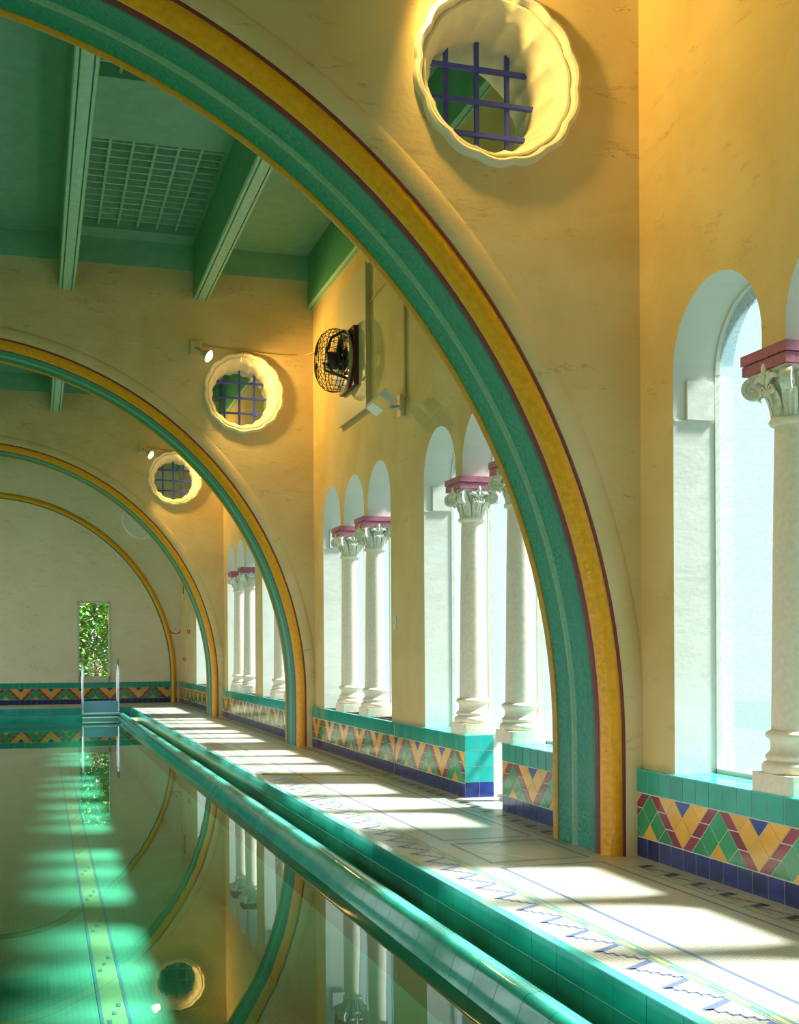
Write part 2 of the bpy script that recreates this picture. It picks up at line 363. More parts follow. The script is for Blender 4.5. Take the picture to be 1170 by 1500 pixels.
# ------------------------------------------------------------------ side walls
def group_outline(cs, hw, door):
    cs = sorted(cs); p = []
    y0, y1 = cs[0]-hw, cs[-1]+hw
    p.append((y0, ZB))
    if door:
        d0, d1 = (cs[0]+cs[1])/2, (cs[1]+cs[2])/2
        p += [(d0+.02, ZB), (d0+.02, ZF), (d1-.27, ZF), (d1-.27, ZB)] if False else [(d0-.006, ZB), (d0-.006, ZF-.04), (d1-.254, ZF-.04), (d1-.254, ZB)]
    p.append((y1, ZB))
    for i in range(len(cs)-1, -1, -1):
        c = cs[i]
        for j in range(0, 25): a = pi*j/24; p.append((c+hw*cos(a), ZS+hw*sin(a)))
        if i > 0: p += [(c-hw, ZCAP), (cs[i-1]+hw, ZCAP)]
    return p
def side_wall(name, xf, xo, label, groups, k):
    mb = MB()
    outer = [(Y0, ZF-.3), (YE, ZF-.3), (YE, ZC+.2), (Y0, ZC+.2)]
    holes = []
    if groups:
        for b, cs, hw, d in groups:
            g = group_outline(cs, hw, d); holes.append(g)
    else:       # tall open arches added on the unseen side to let in daylight
        for (a, b_) in BAYS:
            n_ = 3; ww = (b_-a-.9)/n_
            for i in range(n_):
                c = a+.45+ww*(i+.5); h = ww/2-.18
                zs_ = 4.2 if a > 27 else (2.4 if a > 18.5 else 1.6)  # raised in the farther bays to brighten that end
                holes.append([(c-h, ZF+.05)]+[(c-h*cos(pi*j/16), zs_+h*sin(pi*j/16)) for j in range(17)]+[(c+h, ZF+.05)])
    plate(mb, outer, holes, xf, xo, k, TYZ, kside='jamb')
    return mb.build(name, kind='structure', label=label)
wall_right = side_wall('wall_right', XW, XO, 'ochre plaster side wall with groups of three arched windows', GROUPS, 'wall_side')
wall_left = side_wall('wall_left', XL, XL-.45, 'unseen ochre plaster side wall with tall arches added to admit daylight', None, 'wall_side')
# plastered bench stub behind the tiles
mb = MB()
def bench_spans(b):
    y0, y1 = BAYS[b]; sp = [(y0, y1)]
    for bb, cs, hw, d in GROUPS:
        if bb == b and d:
            s_ = sorted(cs); d0, d1 = (s_[0]+s_[1])/2, (s_[1]+s_[2])/2
            sp = [(y0, d0), (d1-.26, y1)]
    return sp

# impost blocks inside the window jambs
for gi, (b, cs, hw, d) in enumerate(GROUPS):
    if b > 1: continue
    yj = max(cs)+hw
    m_ = MB().box(4.345, 4.555, yj-.022, yj+.03, 1.60, 1.87, 'jamb').box(XW+.004, 4.555, yj-.008, yj+.03, 1.585, 1.60, 'jamb')
    m_.build('impost_block', wall_right)

# ------------------------------------------------------------------ windows of the side wall
ORD = ['first', 'second', 'third']
BN = ['nearest bay', 'second bay', 'third bay', 'last bay']
wn_ = 1
def arch_pts(c, hw, z0, n=20):
    return [(c-hw, z0)]+[(c-hw*cos(pi*j/n), ZS+hw*sin(pi*j/n)) for j in range(n+1)]+[(c+hw, z0)]
XG = 4.60
for gi, (b, cs, hw, d) in enumerate(GROUPS):
    cs_ = sorted(cs, reverse=True)
    for i, c in enumerate(cs_):
        if b == 0 and c < 3: 
            if i == 1: pass
        door = d and i == 1
        z0 = ZF if door else ZB
        where = 'far group' if (gi in (0, 2, 4, 6)) else 'near group'
        nm = 'door_1' if False else ('window_%d' % wn_)
        wn_ += 1
        half = (cs_[0]-cs_[1])/2-.005
        root = empty(nm, (XG, c, z0), kind='structure',
                     label='obscured glass %s with pale frame, %s from the far end in the %s of the %s' % ('door under an arch' if door else 'arched window', ORD[i], where, BN[b]))
        fo_ = arch_pts(0, hw+.02, 0); fo_ = [(a, z if i_ in (0, len(fo_)-1) else z-z0) for i_, (a, z) in enumerate(fo_)]
        wl = half if i > 0 else hw+.02; wr = half if i < 2 else hw+.02
        # straight part as wide as the bay between columns, round head above
        top = ZCAP-z0
        outl = [(-wr, 0)]+([(-wr, top), (-hw-.02, top)] if wr > hw+.03 else [])+fo_[1:-1]+([(hw+.02, top), (wl, top)] if wl > hw+.03 else [])+[(wl, 0)]
        MB().prism(outl, .0, .008, 'pane', TYZ).build('pane', root)
        fb = MB()
        t = .022
        pts3 = [Vector((-.012, a, z)) for a, z in fo_]
        for s_ in (-1, 1):
            xx = (wr-.02 if s_ < 0 else wl-.02)*(s_)
            fb.box(-.03, .012, xx-t/2-(.01 if s_ < 0 else -.0), xx+t/2, 0, (top if (wr if s_ < 0 else wl) > hw+.03 else ZS-z0), 'frame')
        ring_in = [(-(hw-.015)*cos(pi*j/16), ZS-z0+(hw-.015)*sin(pi*j/16)) for j in range(17)]
        ring_out = [(-(hw+.02)*cos(pi*j/16), ZS-z0+(hw+.02)*sin(pi*j/16)) for j in range(17)]
        for j in range(16):
            fb.prism([ring_in[j], ring_out[j], ring_out[j+1], ring_in[j+1]], -.03, .012, 'frame', TYZ)
        fb.box(-.03, .012, -wr, wl, 0, .03, 'frame')
        if door: fb.box(-.03, .012, -wr, wl, ZB-z0-.03, ZB-z0+.03, 'frame')
        fb.build('frame', root)

# ------------------------------------------------------------------ transverse arch walls
def arc_path(r, n=96):
    p = [(AX+r, ZF)]
    p += [(AX+r*cos(pi*j/n), AZ+r*sin(pi*j/n)) for j in range(n+1)]
    p.append((AX-r, ZF)); return p
def sweep(mb, prof, k, y0, n=96):
    """profile (y offset, r) list swept round the arch"""
    path_n = n+3; vs = []
    for (dy, r) in prof:
        for (x, z) in arc_path(r, n): vs.append((x, y0+dy, z))
    fs = [(i*path_n+j, i*path_n+j+1, (i+1)*path_n+j+1, (i+1)*path_n+j) for i in range(len(prof)-1) for j in range(path_n-1)]
    mb.add(vs, fs, k); return mb
def circle_pts(cx, cz, r, n=64): return [(cx+r*cos(2*pi*j/n), cz+r*sin(2*pi*j/n)) for j in range(n)]
RX, RZ = 3.14, 4.03
LOB = 14
def ring_surround(y0, blind=False):
    mb_ = MB()
    prof = [(.634, .01), (.638, -.030), (.624, -.055), (.604, -.062), (.586, -.052), (.576, -.025), (.570, .0), (.556, -.010), (.540, -.008), (.526, .015),
            (.516, .05), (.503, .07), (.494, .09), (.486, .12), (.476, .18), (.466, .25), (.462, .31), (.452, .335), (.448, .40)]
    if blind: prof = [(.60, .012), (.60, -.06), (.585, -.085), (.56, -.09), (.53, -.085), (.30, -.095), (.01, -.10)]
    else: prof = prof+[(r, .94-y) for r, y in prof[::-1]]
    n_ = len(prof)
    def lob(i, a):
        r, y = prof[i]
        outer_ = abs(y-.47) > .42
        amp = .035 if (outer_ and r > .56) else (.015 if r > .5 else .05)
        if blind: amp = .02 if r > .5 else 0
        return 1-amp*(1-abs(sin(a*LOB/2+.3)))*1.0
    mb_.lathe([(r, y) for r, y in prof], 'white_plaster' if blind else 'ring', n=224, lob=lob, T=lambda p: Vector((RX+p.x, y0+p.z, RZ+p.y)))
    return mb_
bay_name = ['near', 'second', 'third']
cross = []
for ai, ya in enumerate(YA):
    mb = MB()
    r = 5.33
    outer = [(XL-.02, ZF-.02), (AX-r, ZF-.02)]+[(AX-r*cos(pi*j/96), AZ+r*sin(pi*j/96)) for j in range(97)]+[(AX+r, ZF-.02), (XW+.02, ZF-.02), (XW+.02, ZC+.2), (XL-.02, ZC+.2)]
    plate(mb, outer, [circle_pts(RX, RZ, .58, 96), circle_pts(2*AX-RX, RZ, .58, 48)], ya, ya+TA, 'wall', TXZ)
    cw = mb.build('wall_cross_%d' % (ai+1), kind='structure', label='ochre plaster cross wall with round arch, %s along the pool' % ['nearest', 'second', 'third'][ai])
    cross.append(cw)
    # raised plaster band round the arch
    sweep(MB(), [(0.0, 5.38), (-.012, 5.39), (-.014, 5.54), (-.004, 5.575), (0.0, 5.58)], 'wall', ya).build('plaster_band', cw, 50)
    # outer maroon fillet on the face
    sweep(MB(), [(.02, 5.402), (-.012, 5.400), (-.016, 5.39), (-.012, 5.378), (.04, 5.36)], 'maroon', ya).build('fillet', cw, 50, label='dark maroon line outside the gold roll')
    cy_, cr_, rr_ = .090, 5.355, .098
    sweep(MB(), [(cy_+rr_*cos(a), cr_+rr_*sin(a)) for a in [pi*2*j/20 for j in range(21)]], 'gold', ya).build('roll_moulding', cw, 60, label='glossy gold roll round the edge of the arch')
    sweep(MB(), [(.145, 5.33), (.150, 5.278), (.160, 5.268), (.215, 5.266), (.222, 5.28), (.225, 5.33)], 'maroon', ya).build('fillet', cw, 50, label='dark maroon line between gold roll and teal soffit')
    sweep(MB(), [(.222, 5.275), (.235, 5.262), (.25, 5.268), (.29, 5.285), (.36, 5.297), (.43, 5.300), (.50, 5.294), (.55, 5.282)], 'green', ya).build('soffit', cw, 60, label='teal hollow of the arch soffit')
    sweep(MB(), [(.545, 5.284), (.562, 5.272), (.575, 5.260), (.598, 5.260), (.610, 5.272), (.625, 5.284)], 'green_ridge', ya).build('ridge', cw, 60, label='green ridge along the soffit with painted highlight')
    sweep(MB(), [(.62, 5.282), (.67, 5.292), (.74, 5.297), (.81, 5.290), (.862, 5.27)], 'green', ya).build('soffit', cw, 60)
    sweep(MB(), [(.86, 5.30), (.862, 5.262), (.88, 5.252), (.93, 5.252), (.955, 5.262), (.965, 5.30), (.96, 5.40), (.93, 5.41)], 'gold_edge', ya).build('edge_band', cw, 50, label='amber gold edge on the far side')
    # round window
    wd = empty('window_%d' % (60+ai), (RX, ya, RZ), kind='structure', label='round window with scalloped cream surround and violet iron bars, %s of the cross walls' % ['nearest', 'second', 'third'][ai])
    o = ring_surround(ya).build('surround', wd, 35); o.location = (-RX, -ya, -RZ)
    mb2 = MB()   # mirror twin across the pool
    gy = .42
    for j, q in enumerate((-.24, 0, .24)):
        h = math.sqrt(.47**2-q*q)+.004
        s_ = .0155
        MB().box(q-s_, q+s_, gy-s_, gy+s_, -h, h, 'iron').build('bar', wd)
        MB().box(-h, h, gy-s_*2.6, gy-s_*.4, q-s_, q+s_, 'iron').build('bar', wd)
    o = ring_surround(ya)
    o2 = MB(); o2.v = [(2*AX-x, y, z) for x, y, z in o.v]; o2.f = o.f; o2.mi = o.mi; o2.mats = o.mats
    o2.build('ring_surround', cw, 35)
# gold roll and band on the end wall (blind arch), and its blind round recess
mb = MB()
EW0, EW1, EWZ0, EWZ1 = 1.255, 2.16, ZB+.02, 1.525
plate(mb, [(XL-.02, ZF-.4), (XW+.02, ZF-.4), (XW+.02, ZC+.2), (XL-.02, ZC+.2)], [[(EW0, EWZ0), (EW1, EWZ0), (EW1, EWZ1), (EW0, EWZ1)]], YE, YE+.3, 'wall_end', TXZ)
wall_far = mb.build('wall_far', kind='structure', label='cream plaster end wall with a blind gold arch')
sweep(MB(), [(.02, 5.58), (-.012, 5.575), (-.014, 5.45), (-.01, 5.41), (.0, 5.40)], 'wall_end', YE).build('plaster_band', wall_far, 50)
sweep(MB(), [(.02+.10*cos(a), 5.34+.085*sin(a)) for a in [pi*2*j/16 for j in range(17)]], 'gold', YE).build('roll_moulding', wall_far, 60, label='gold roll of the blind arch')
sweep(MB(), [(-.03, 5.262), (-.035, 5.245), (-.02, 5.235), (.0, 5.235)], 'green', YE).build('fillet', wall_far, 50, label='thin teal line inside the gold roll')
o = ring_surround(YE, True).build('recess_disc', wall_far, 30)
mb = MB(); plate(mb, [(XL-.02, ZF-.4), (XW+.02, ZF-.4), (XW+.02, ZC+.2), (XL-.02, ZC+.2)], [], Y0-.3, Y0, 'wall', TXZ)
mb.build('wall_near', kind='structure', label='plain ochre plaster wall closing the near end of the pool hall')

# end window
we = empty('window_70', ((EW0+EW1)/2, YE, EWZ0), kind='structure', label='small tall clear window onto the garden in the end wall')
hw_, hh = (EW1-EW0)/2, EWZ1-EWZ0
fb = MB()
fb.box(-hw_-.03, -hw_+.03, -.015, .12, 0, hh+.03, 'frame').box(hw_-.03, hw_+.03, -.015, .12, 0, hh+.03, 'frame')
fb.box(-hw_, hw_, -.015, .12, hh-.03, hh+.03, 'frame').box(-hw_, hw_, -.015, .16, 0, .16, 'frame')
fb.build('frame', we)
MB().box(-hw_+.03, hw_-.03, .06, .066, .16, hh-.03, 'clear').build('pane', we)

# ------------------------------------------------------------------ ceiling
BX = [.50, 2.49, 4.28, -1.49, -3.48, -5.47]
ceil = None
LAT = [(14.82, 17.93), (10.2, 13.22)]
mb = MB()
holes = []
for (a, b_) in LAT: holes.append([(.66, a), (2.34, a), (2.34, b_), (.66, b_)])
plate(mb, [(XL-.3, Y0-.3), (XO, Y0-.3), (XO, YE+.3), (XL-.3, YE+.3)], holes, ZC, ZC+.12, 'ceil', lambda p: Vector((p.x, p.y, p.z)))
for (a, b_) in LAT:
    mb.box(.64, 2.36, a-.02, b_+.02, ZC+.25, ZC+.27, 'beam')
    mb.box(.61, .657, a-.04, b_+.04, ZC+.119, ZC+.27, 'ceil').box(2.343, 2.39, a-.04, b_+.04, ZC+.119, ZC+.27, 'ceil')
    mb.box(.62, 2.38, a-.04, a-.003, ZC+.119, ZC+.27, 'ceil').box(.62, 2.38, b_+.003, b_+.04, ZC+.119, ZC+.27, 'ceil')
ceil = mb.build('ceiling', kind='structure', label='teal painted ceiling with beams and sunk lattice panels')
for (a, b_) in LAT:
    lp = empty('lattice_panel', (.66, a, ZC+.10)); lp.parent = ceil
    W_, L_ = 1.68, b_-a
    m_long = MB().box(-.016, .016, 0, L_, -.045, .045, 'beam').mesh('slat')
    m_cross = MB().box(0, W_, -.014, .014, -.04, .04, 'beam').mesh('slat')
    for i in range(1, 6): link(m_long, 'slat', lp, (W_*i/6, 0, 0))
    nn = 14
    for i in range(1, nn): link(m_cross, 'slat', lp, (0, L_*i/nn, 0))
for bi, (y0, y1) in enumerate(BAYS):
    for x in BX:
        if bi > 1 and x < -2: continue
        bmx = MB()
        hwd = .118; zb_ = 5.425
        # dark sides and moulded pale underside
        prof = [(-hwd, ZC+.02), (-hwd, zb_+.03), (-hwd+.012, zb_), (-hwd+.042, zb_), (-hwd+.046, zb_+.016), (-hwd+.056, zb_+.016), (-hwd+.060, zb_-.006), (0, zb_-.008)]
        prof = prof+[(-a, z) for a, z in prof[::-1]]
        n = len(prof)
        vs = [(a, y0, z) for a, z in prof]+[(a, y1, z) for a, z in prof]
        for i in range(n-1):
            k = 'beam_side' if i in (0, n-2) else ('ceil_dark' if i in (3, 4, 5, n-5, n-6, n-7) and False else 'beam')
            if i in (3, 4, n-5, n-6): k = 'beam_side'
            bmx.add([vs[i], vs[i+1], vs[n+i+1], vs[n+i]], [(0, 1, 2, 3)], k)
        bmx.build('ceiling_beam', ceil, loc=(x, 0, 0))
    # green band at the top of the cross walls of this bay
    bd = MB()
    bd.box(XL, XW, y1-.02, y1+.02, ZG, ZC+.01, 'ceil').box(XL, XW, y0-.02, y0+.02, ZG, ZC+.01, 'ceil')
    bd.build('cornice_band', ceil)

# ------------------------------------------------------------------ floor (deck) and pool
XE, XLE = 2.545, -5.135
YP0, YP1 = -1.3, 33.85
mb = MB()
mb.box(XE, XO, Y0, YE, ZF-.30, ZF, 'deck').box(XL, XLE, Y0, YE, ZF-.30, ZF, 'deck')
mb.box(XLE, XE, YP1, YE, ZF-.30, ZF, 'deck').box(XLE, XE, Y0, YP0, ZF-.30, ZF, 'deck')
floor = mb.build('floor', kind='structure', label='cream mosaic pool deck with blue inlaid borders')
pool = MB()
ZP0, ZP1 = -3.4, -2.7
def zp(y): return ZP0+(ZP1-ZP0)*(y-YP0)/(YP1-YP0)
x0, x1 = XLE+.36, XE-.36
pool.add([(x0, YP0, zp(YP0)), (x1, YP0, zp(YP0)), (x1, YP1-.4, zp(YP1)), (x0, YP1-.4, zp(YP1))], [(0, 1, 2, 3)], 'pool_floor')
for xx in (x0, x1): pool.add([(xx, YP0, -3.5), (xx, YP1-.4, -3.5), (xx, YP1-.4, -1.9), (xx, YP0, -1.9)], [(0, 1, 2, 3)], 'pool_floor')
pool.add([(x0, YP1-.4, -3.5), (x1, YP1-.4, -3.5), (x1, YP1-.4, -1.9), (x0, YP1-.4, -1.9)], [(0, 1, 2, 3)], 'pool_floor')
pool.add([(x0, YP0, -3.5), (x1, YP0, -3.5), (x1, YP0, -1.5), (x0, YP0, -1.5)], [(0, 1, 2, 3)], 'pool_floor')
pb = pool.build('pool_basin', kind='structure', label='mint green mosaic pool basin below the water')
lane = MB()
def lane_pt(y, dx): 
    return (.60+dx-.002*(34-y), y, zp(y)+.006)
lane.add([lane_pt(0, 0), lane_pt(0, .20), lane_pt(33, .20), lane_pt(33, 0)], [(0, 1, 2, 3)], 'lane')
lane.build('lane_line', pb, label='yellow lane line with blue edges')
le = MB()
for a, b_ in ((-.03, 0), (.20, .23)):
    p = [lane_pt(0, a), lane_pt(0, b_), lane_pt(33, b_), lane_pt(33, a)]
    le.add([(x, y, z+.003) for x, y, z in p], [(0, 1, 2, 3)], 'lane_blue')
yy = 4
while yy < 32:
    for j in range(3):
        x_, y_, z_ = lane_pt(yy+j*.22, .03+.05*j)
        le.box(x_, x_+.035, y_, y_+.09, z_+.003, z_+.006, 'lane_blue')
    yy += 1.6
le.build('lane_edge', pb, label='blue edging tiles of the lane line')

# water
wm = MB(); wm.add([(x0-.03, YP0, ZW), (x1+.02, YP0, ZW), (x1+.02, YP1-.37, ZW), (x0-.03, YP1-.37, ZW)], [(0, 1, 2, 3)], 'water')
wm.build('pool_water', kind='stuff', label='still green pool water mirroring the arches', cat='water')

# gutter: channel floor, back face and lip
gt = MB()
gt.box(2.13, 2.56, YP0, YP1, -2.05, -1.90, 'grout_green')          # channel bed, right side
gt.box(XLE-.02, XE, YP1-.42, YP1+.01, -2.05, -1.90, 'grout_green')
gt.box(XLE-.02, XLE+.42, YP0, YP1, -2.05, -1.90, 'grout_green')
gt.box(2.25, 2.335, YP0, YP1-.30, -1.91, -1.66, 'grout_green')      # lip core
gt.box(XLE+.20, 2.33, YP1-.37, YP1-.26, -1.91, -1.70, 'grout_green')
gt.box(XLE+.20, XLE+.33, YP0, YP1-.3, -1.91, -1.66, 'grout_green')
gutter = gt.build('pool_gutter', kind='structure', label='green tiled gutter and rounded lip along the pool edge')
TL = .312; g = .004
lipprof = [(2.340, -1.80), (2.344, -1.66), (2.336, -1.643), (2.318, -1.636), (2.262, -1.640), (2.236, -1.652), (2.215, -1.69), (2.19, -1.76), (2.165, -1.83), (2.13, -1.96)]
def strip(prof, length, ks, th=0):
    b = MB(); n = len(prof)
    for i in range(n-1):
        b.add([(prof[i][0], 0, prof[i][1]), (prof[i+1][0], 0, prof[i+1][1]), (prof[i+1][0], length, prof[i+1][1]), (prof[i][0], length, prof[i][1])], [(0, 1, 2, 3)], ks(i))
    return b
lipme = strip(lipprof, TL-g, lambda i: 'tile_pale' if 1 <= i <= 3 else 'tile_lip').mesh('tile', 50)  # paler crown faces paint in the sky's reflection on the lip
facme = MB().box(-.006, .004, 0, TL-g, 0, .141, 'tile_pool').mesh('tile')
edgme = MB().rbox(-.008, .02, 0, TL-g, -.012, .004, .004, 'tile_pale').mesh('tile')
y = YP0; 
while y < YP1-.3:
    if y > 3.4 and y < 33.3:
        link(lipme, 'tile', gutter, (0, y, 0))
        for rw in range(2): link(facme, 'tile', floor, (XE, y, ZF-.147*(rw+1)))
    elif y <= 3.4:
        pass
    y += TL
nb = MB()   # tiles behind the camera, joined
y = YP0
while y < 3.4:
    for i in range(len(lipprof)-1):
        (a, b_), (c, d) = lipprof[i], lipprof[i+1]
        nb.add([(a, y, b_), (c, y, d), (c, y+TL-g, d), (a, y+TL-g, b_)], [(0, 1, 2, 3)], 'tile_pale' if 1 <= i <= 4 else 'tile_lip')  # same painted sheen on the lip crown
    for rw in range(2): nb.box(XE-.006, XE+.004, y, y+TL-g, ZF-.147*(rw+1), ZF-.147*(rw+1)+.141, 'tile_pool')
    y += TL
nb.build('tile_run', gutter, kind='stuff')
# far end gutter tiles
x = XE-.005
wt = .165
fe = MB().box(-wt+g, 0, -.006, .004, 0, .141, 'tile_turq').mesh('tile')
fe2 = strip([(0, -1.80), (0.004, -1.69), (-.02, -1.675), (-.08, -1.68), (-.10, -1.70), (-.12, -1.80), (-.15, -1.95)], wt-g, lambda i: 'tile_turq').mesh('tile', 50)
far = MB()
while x > XLE+.2:
    if x > -1.5:
        for rw in range(2): link(fe, 'tile', floor, (x, YP1, ZF-.147*(rw+1)))
        if x < 2.2:
            o = link(fe2, 'tile', gutter, (x-wt+g, YP1-.262, 0)); o.rotation_euler = (0, 0, -pi/2); o.location = (x-wt+g, YP1-.262, 0)
            # rotated strip: profile x becomes -y
            o.rotation_euler = (0, 0, pi/2); o.location = (x, YP1-.262, 0)
    else:
        for rw in range(2): far.box(x-wt+g, x, YP1-.006, YP1+.004, ZF-.147*(rw+1), ZF-.147*(rw+1)+.141, 'tile_turq')
        far.box(x-wt+g, x, YP1-.37, YP1-.262, -1.9, -1.69, 'tile_turq')
    x -= wt
far.build('tile_run', gutter, kind='stuff')
# cream nosing along the deck edge
MB().box(XE-.012, XE+.05, YP0, YP1, ZF-.006, ZF+.002, 'tile_pale').build('nosing', floor, label='pale aqua edging strip of the deck')

# deck inlays (thin mosaic set in the deck)
zi = ZF+.0012
def inlay(mb_, pts, k): mb_.add([(x, y, zi) for x, y in pts], [tuple(range(len(pts)))], k)
def bar(mb_, p, q, w_, k):
    p, q = Vector(p), Vector(q); d_ = (q-p).normalized(); n_ = Vector((-d_.y, d_.x))*w_/2
    inlay(mb_, [p-n_, p+n_, q+n_, q-n_], k)
ln = MB()
segs = []
yb = [Y0]+[v for ya in YA for v in (ya-.12, ya+.04, ya+.96, ya+1.10)]+[33.6]
pan = [(Y0, YA[0]-.14), (YA[0]+.05, YA[0]+.92), (YA[0]+1.10, YA[1]-.14), (YA[1]+.05, YA[1]+.92), (YA[1]+1.10, YA[2]-.14), (YA[2]+.05, YA[2]+.92), (YA[2]+1.10, 34.5)]
for pi_, (a, b_) in enumerate(pan):
    small = pi_ % 2 == 1
    xa, xb = 3.085, 3.835
    for p, q in (((xa, a), (xa, b_)), ((xb, a), (xb, b_)), ((xa-.01, a), (xb+.01, a)), ((xa-.01, b_), (xb+.01, b_))): bar(ln, p, q, .024, 'inlay_blue')
    if small:
        cy = (a+b_)/2; cx = (xa+xb)/2
        for (p, q, k) in (((cx-.31, cy), (cx, cy+.34), 'inlay_white'), ((cx, cy+.34), (cx+.31, cy), 'inlay_yellow'), ((cx+.31, cy), (cx, cy-.34), 'inlay_yellow'), ((cx, cy-.34), (cx-.31, cy), 'inlay_white')):
            bar(ln, p, q, .03, k)
        for s_ in (-1, 1): bar(ln, (xa+.05, cy+s_*.39), (xb-.05, cy+s_*.39), .012, 'inlay_blue')
ln.build('mosaic_line', floor, label='blue mosaic lines framing the deck panels')
zg = MB()
per = .335; y = 2.0
while y < 33.2:
    # pool side greek zigzag: thick stroke, then stepped thin strokes
    bar(zg, (2.66, y), (2.83, y+.10), .040, 'inlay_blue')
    px_, py_ = 2.83, y+.10
    for s_ in range(5):
        nx, ny = px_-.034, py_+(per-.10)/5
        bar(zg, (px_, py_), (px_, ny), .014, 'inlay_blue'); bar(zg, (px_+.006, ny), (nx-.006, ny), .018, 'inlay_blue'); px_, py_ = nx, ny
    bar(zg, (2.875, y), (2.875, y+per*.55), .020, 'inlay_yellow'); bar(zg, (2.875, y+per*.55), (2.875, y+per), .020, 'inlay_green')
    y += per
bar(zg, (2.905, 2), (2.905, 33.2), .012, 'inlay_green'); bar(zg, (2.85, 2), (2.85, 33.2), .008, 'inlay_green')
zg.build('mosaic_border', floor, label='blue zigzag mosaic border with green and yellow stripe by the pool edge')
zw = MB(); y = 2.0
while y < 35.9:
    if not any(ya-.02 < y+.17 < ya+TA+.15 for ya in YA):
        bar(zw, (4.0, y), (4.105, y+.01), .062, 'inlay_navy')
        px_, py_ = 4.005, y
        for s_ in range(6):
            nx, ny = px_+.0165, py_-per/6
            bar(zw, (px_, py_+.006), (px_, ny), .012, 'inlay_navy'); bar(zw, (px_-.006, ny), (nx+.006, ny), .014, 'inlay_navy'); px_, py_ = nx, ny
        bar(zw, (3.955, y-.20), (3.955, y+.0), .020, 'inlay_yellow'); bar(zw, (3.935, y), (3.99, y+.02), .03, 'inlay_green')
        bar(zw, (3.985, y-.22), (3.985, y), .014, 'inlay_green'); bar(zw, (3.925, y-.335), (3.925, y), .012, 'inlay_green')
    y += per
zw.build('mosaic_border', floor, label='dark zigzag mosaic border with green and yellow stripe under the wall')

# ------------------------------------------------------------------ tiled benches
def inset(poly, d_):
    n = len(poly); out = []
    A_ = sum(poly[i][0]*poly[(i+1) % n][1]-poly[(i+1) % n][0]*poly[i][1] for i in range(n))
    if A_ < 0: poly = poly[::-1]
    for i in range(n):
        p0, p1, p2 = Vector(poly[i-1]), Vector(poly[i]), Vector(poly[(i+1) % n])
        e1 = (p1-p0).normalized(); e2 = (p2-p1).normalized()
        n1 = Vector((-e1.y, e1.x)); n2 = Vector((-e2.y, e2.x))
        b_ = (n1+n2); k = d_/max(.25, b_.length_squared/2)
        out.append(tuple(p1+b_*k))
    return out
HX, HZ, ST, PER = .109, .1067, .115, .888
Z_ = [0, -HZ, -2*HZ, -3*HZ]
def up_tri(c, r, h=1): return [(c, Z_[r]), (c+HX, Z_[r+1]), (c-HX, Z_[r+1])]
def dn_tri(c, r): return [(c-HX, Z_[r]), (c+HX, Z_[r]), (c, Z_[r+1])]
def dia(c, r): return [(c, Z_[r]), (c+HX, Z_[r+1]), (c, Z_[r+2]), (c-HX, Z_[r+1])]
UNIT = []   # centred on green apex at u=0, V at u=PER/2
UNIT += [(dia(0, 0), 'tile_green'), (dia(-HX, 1), 'tile_green'), (dia(HX, 1), 'tile_green'), (up_tri(0, 2), 'tile_yellow'), (up_tri(2*HX, 2), 'tile_green'), (up_tri(-2*HX, 2), 'tile_green')]
h_ = PER/2
UNIT += [(dn_tri(h_, 0), 'tile_blue'), (dn_tri(h_-2*HX, 0), 'tile_yellow'), (dn_tri(h_+2*HX, 0), 'tile_yellow'), (dia(h_-HX, 0), 'tile_yellow'), (dia(h_+HX, 0), 'tile_yellow'), (dia(h_, 1), 'tile_yellow')]
for r_ in range(3):
    w0 = [HX*r_, HX*(r_+1)]
    UNIT.append(([(w0[0], Z_[r_]), (h_-3*HX+w0[0], Z_[r_]), (h_-3*HX+w0[1], Z_[r_+1]), (w0[1], Z_[r_+1])], 'tile_maroon'))
    UNIT.append(([(PER-w0[0], Z_[r_]), (PER-(h_-3*HX)-w0[0], Z_[r_]), (PER-(h_-3*HX)-w0[1], Z_[r_+1]), (PER-w0[1], Z_[r_+1])], 'tile_maroon'))
ZT1 = -1.035; TH_ = .0025
_cache = {}
def unit_mesh(i, orient):
    k = (i, orient)
    if k not in _cache:
        poly, mt_ = UNIT[i]; p = inset(poly, .0020 if mt_ == 'tile_yellow' else .0034)
        b = MB()
        if orient == 'side': b.prism(p, 0, -TH_, mt_, TYZ)
        else: b.prism(p, 0, -TH_, mt_, TXZ)
        _cache[k] = b.mesh('tile')
    return _cache[k]
def clip_poly(poly, lo, hi):
    for s_, v in ((1, lo), (-1, hi)):
        out = []; n = len(poly)
        for i in range(n):
            p, q = poly[i], poly[(i+1) % n]; a, b_ = s_*(p[0]-v), s_*(q[0]-v)
            if a >= 0: out.append(p)
            if a*b_ < 0: t = a/(a-b_); out.append((p[0]+(q[0]-p[0])*t, p[1]+(q[1]-p[1])*t))
        poly = out
        if len(poly) < 3: return None
    return poly
TW = .1605
row_top = [(0, ZT1), (TW-.004, ZT1), (TW-.004, ZB-.008), (TW-.010, ZB-.001), (0.006, ZB-.001), (0, ZB-.008)]
top_me = MB().rbox(-.004, .0, 0, TW-.006, ZT1+.004, ZB-.002, .002, 'tile_teal', n=1).mesh('tile')
low_me = MB().rbox(-.004, .0, 0, TW-.006, ZF+.002, ZT1-3*HZ-.004, .002, 'tile_navy', n=1).mesh('tile')
cap_me = MB().rbox(0, .150, 0, TW-.004, -.006, .004, .002, 'tile_turq', n=1).mesh('tile')
tn = 1
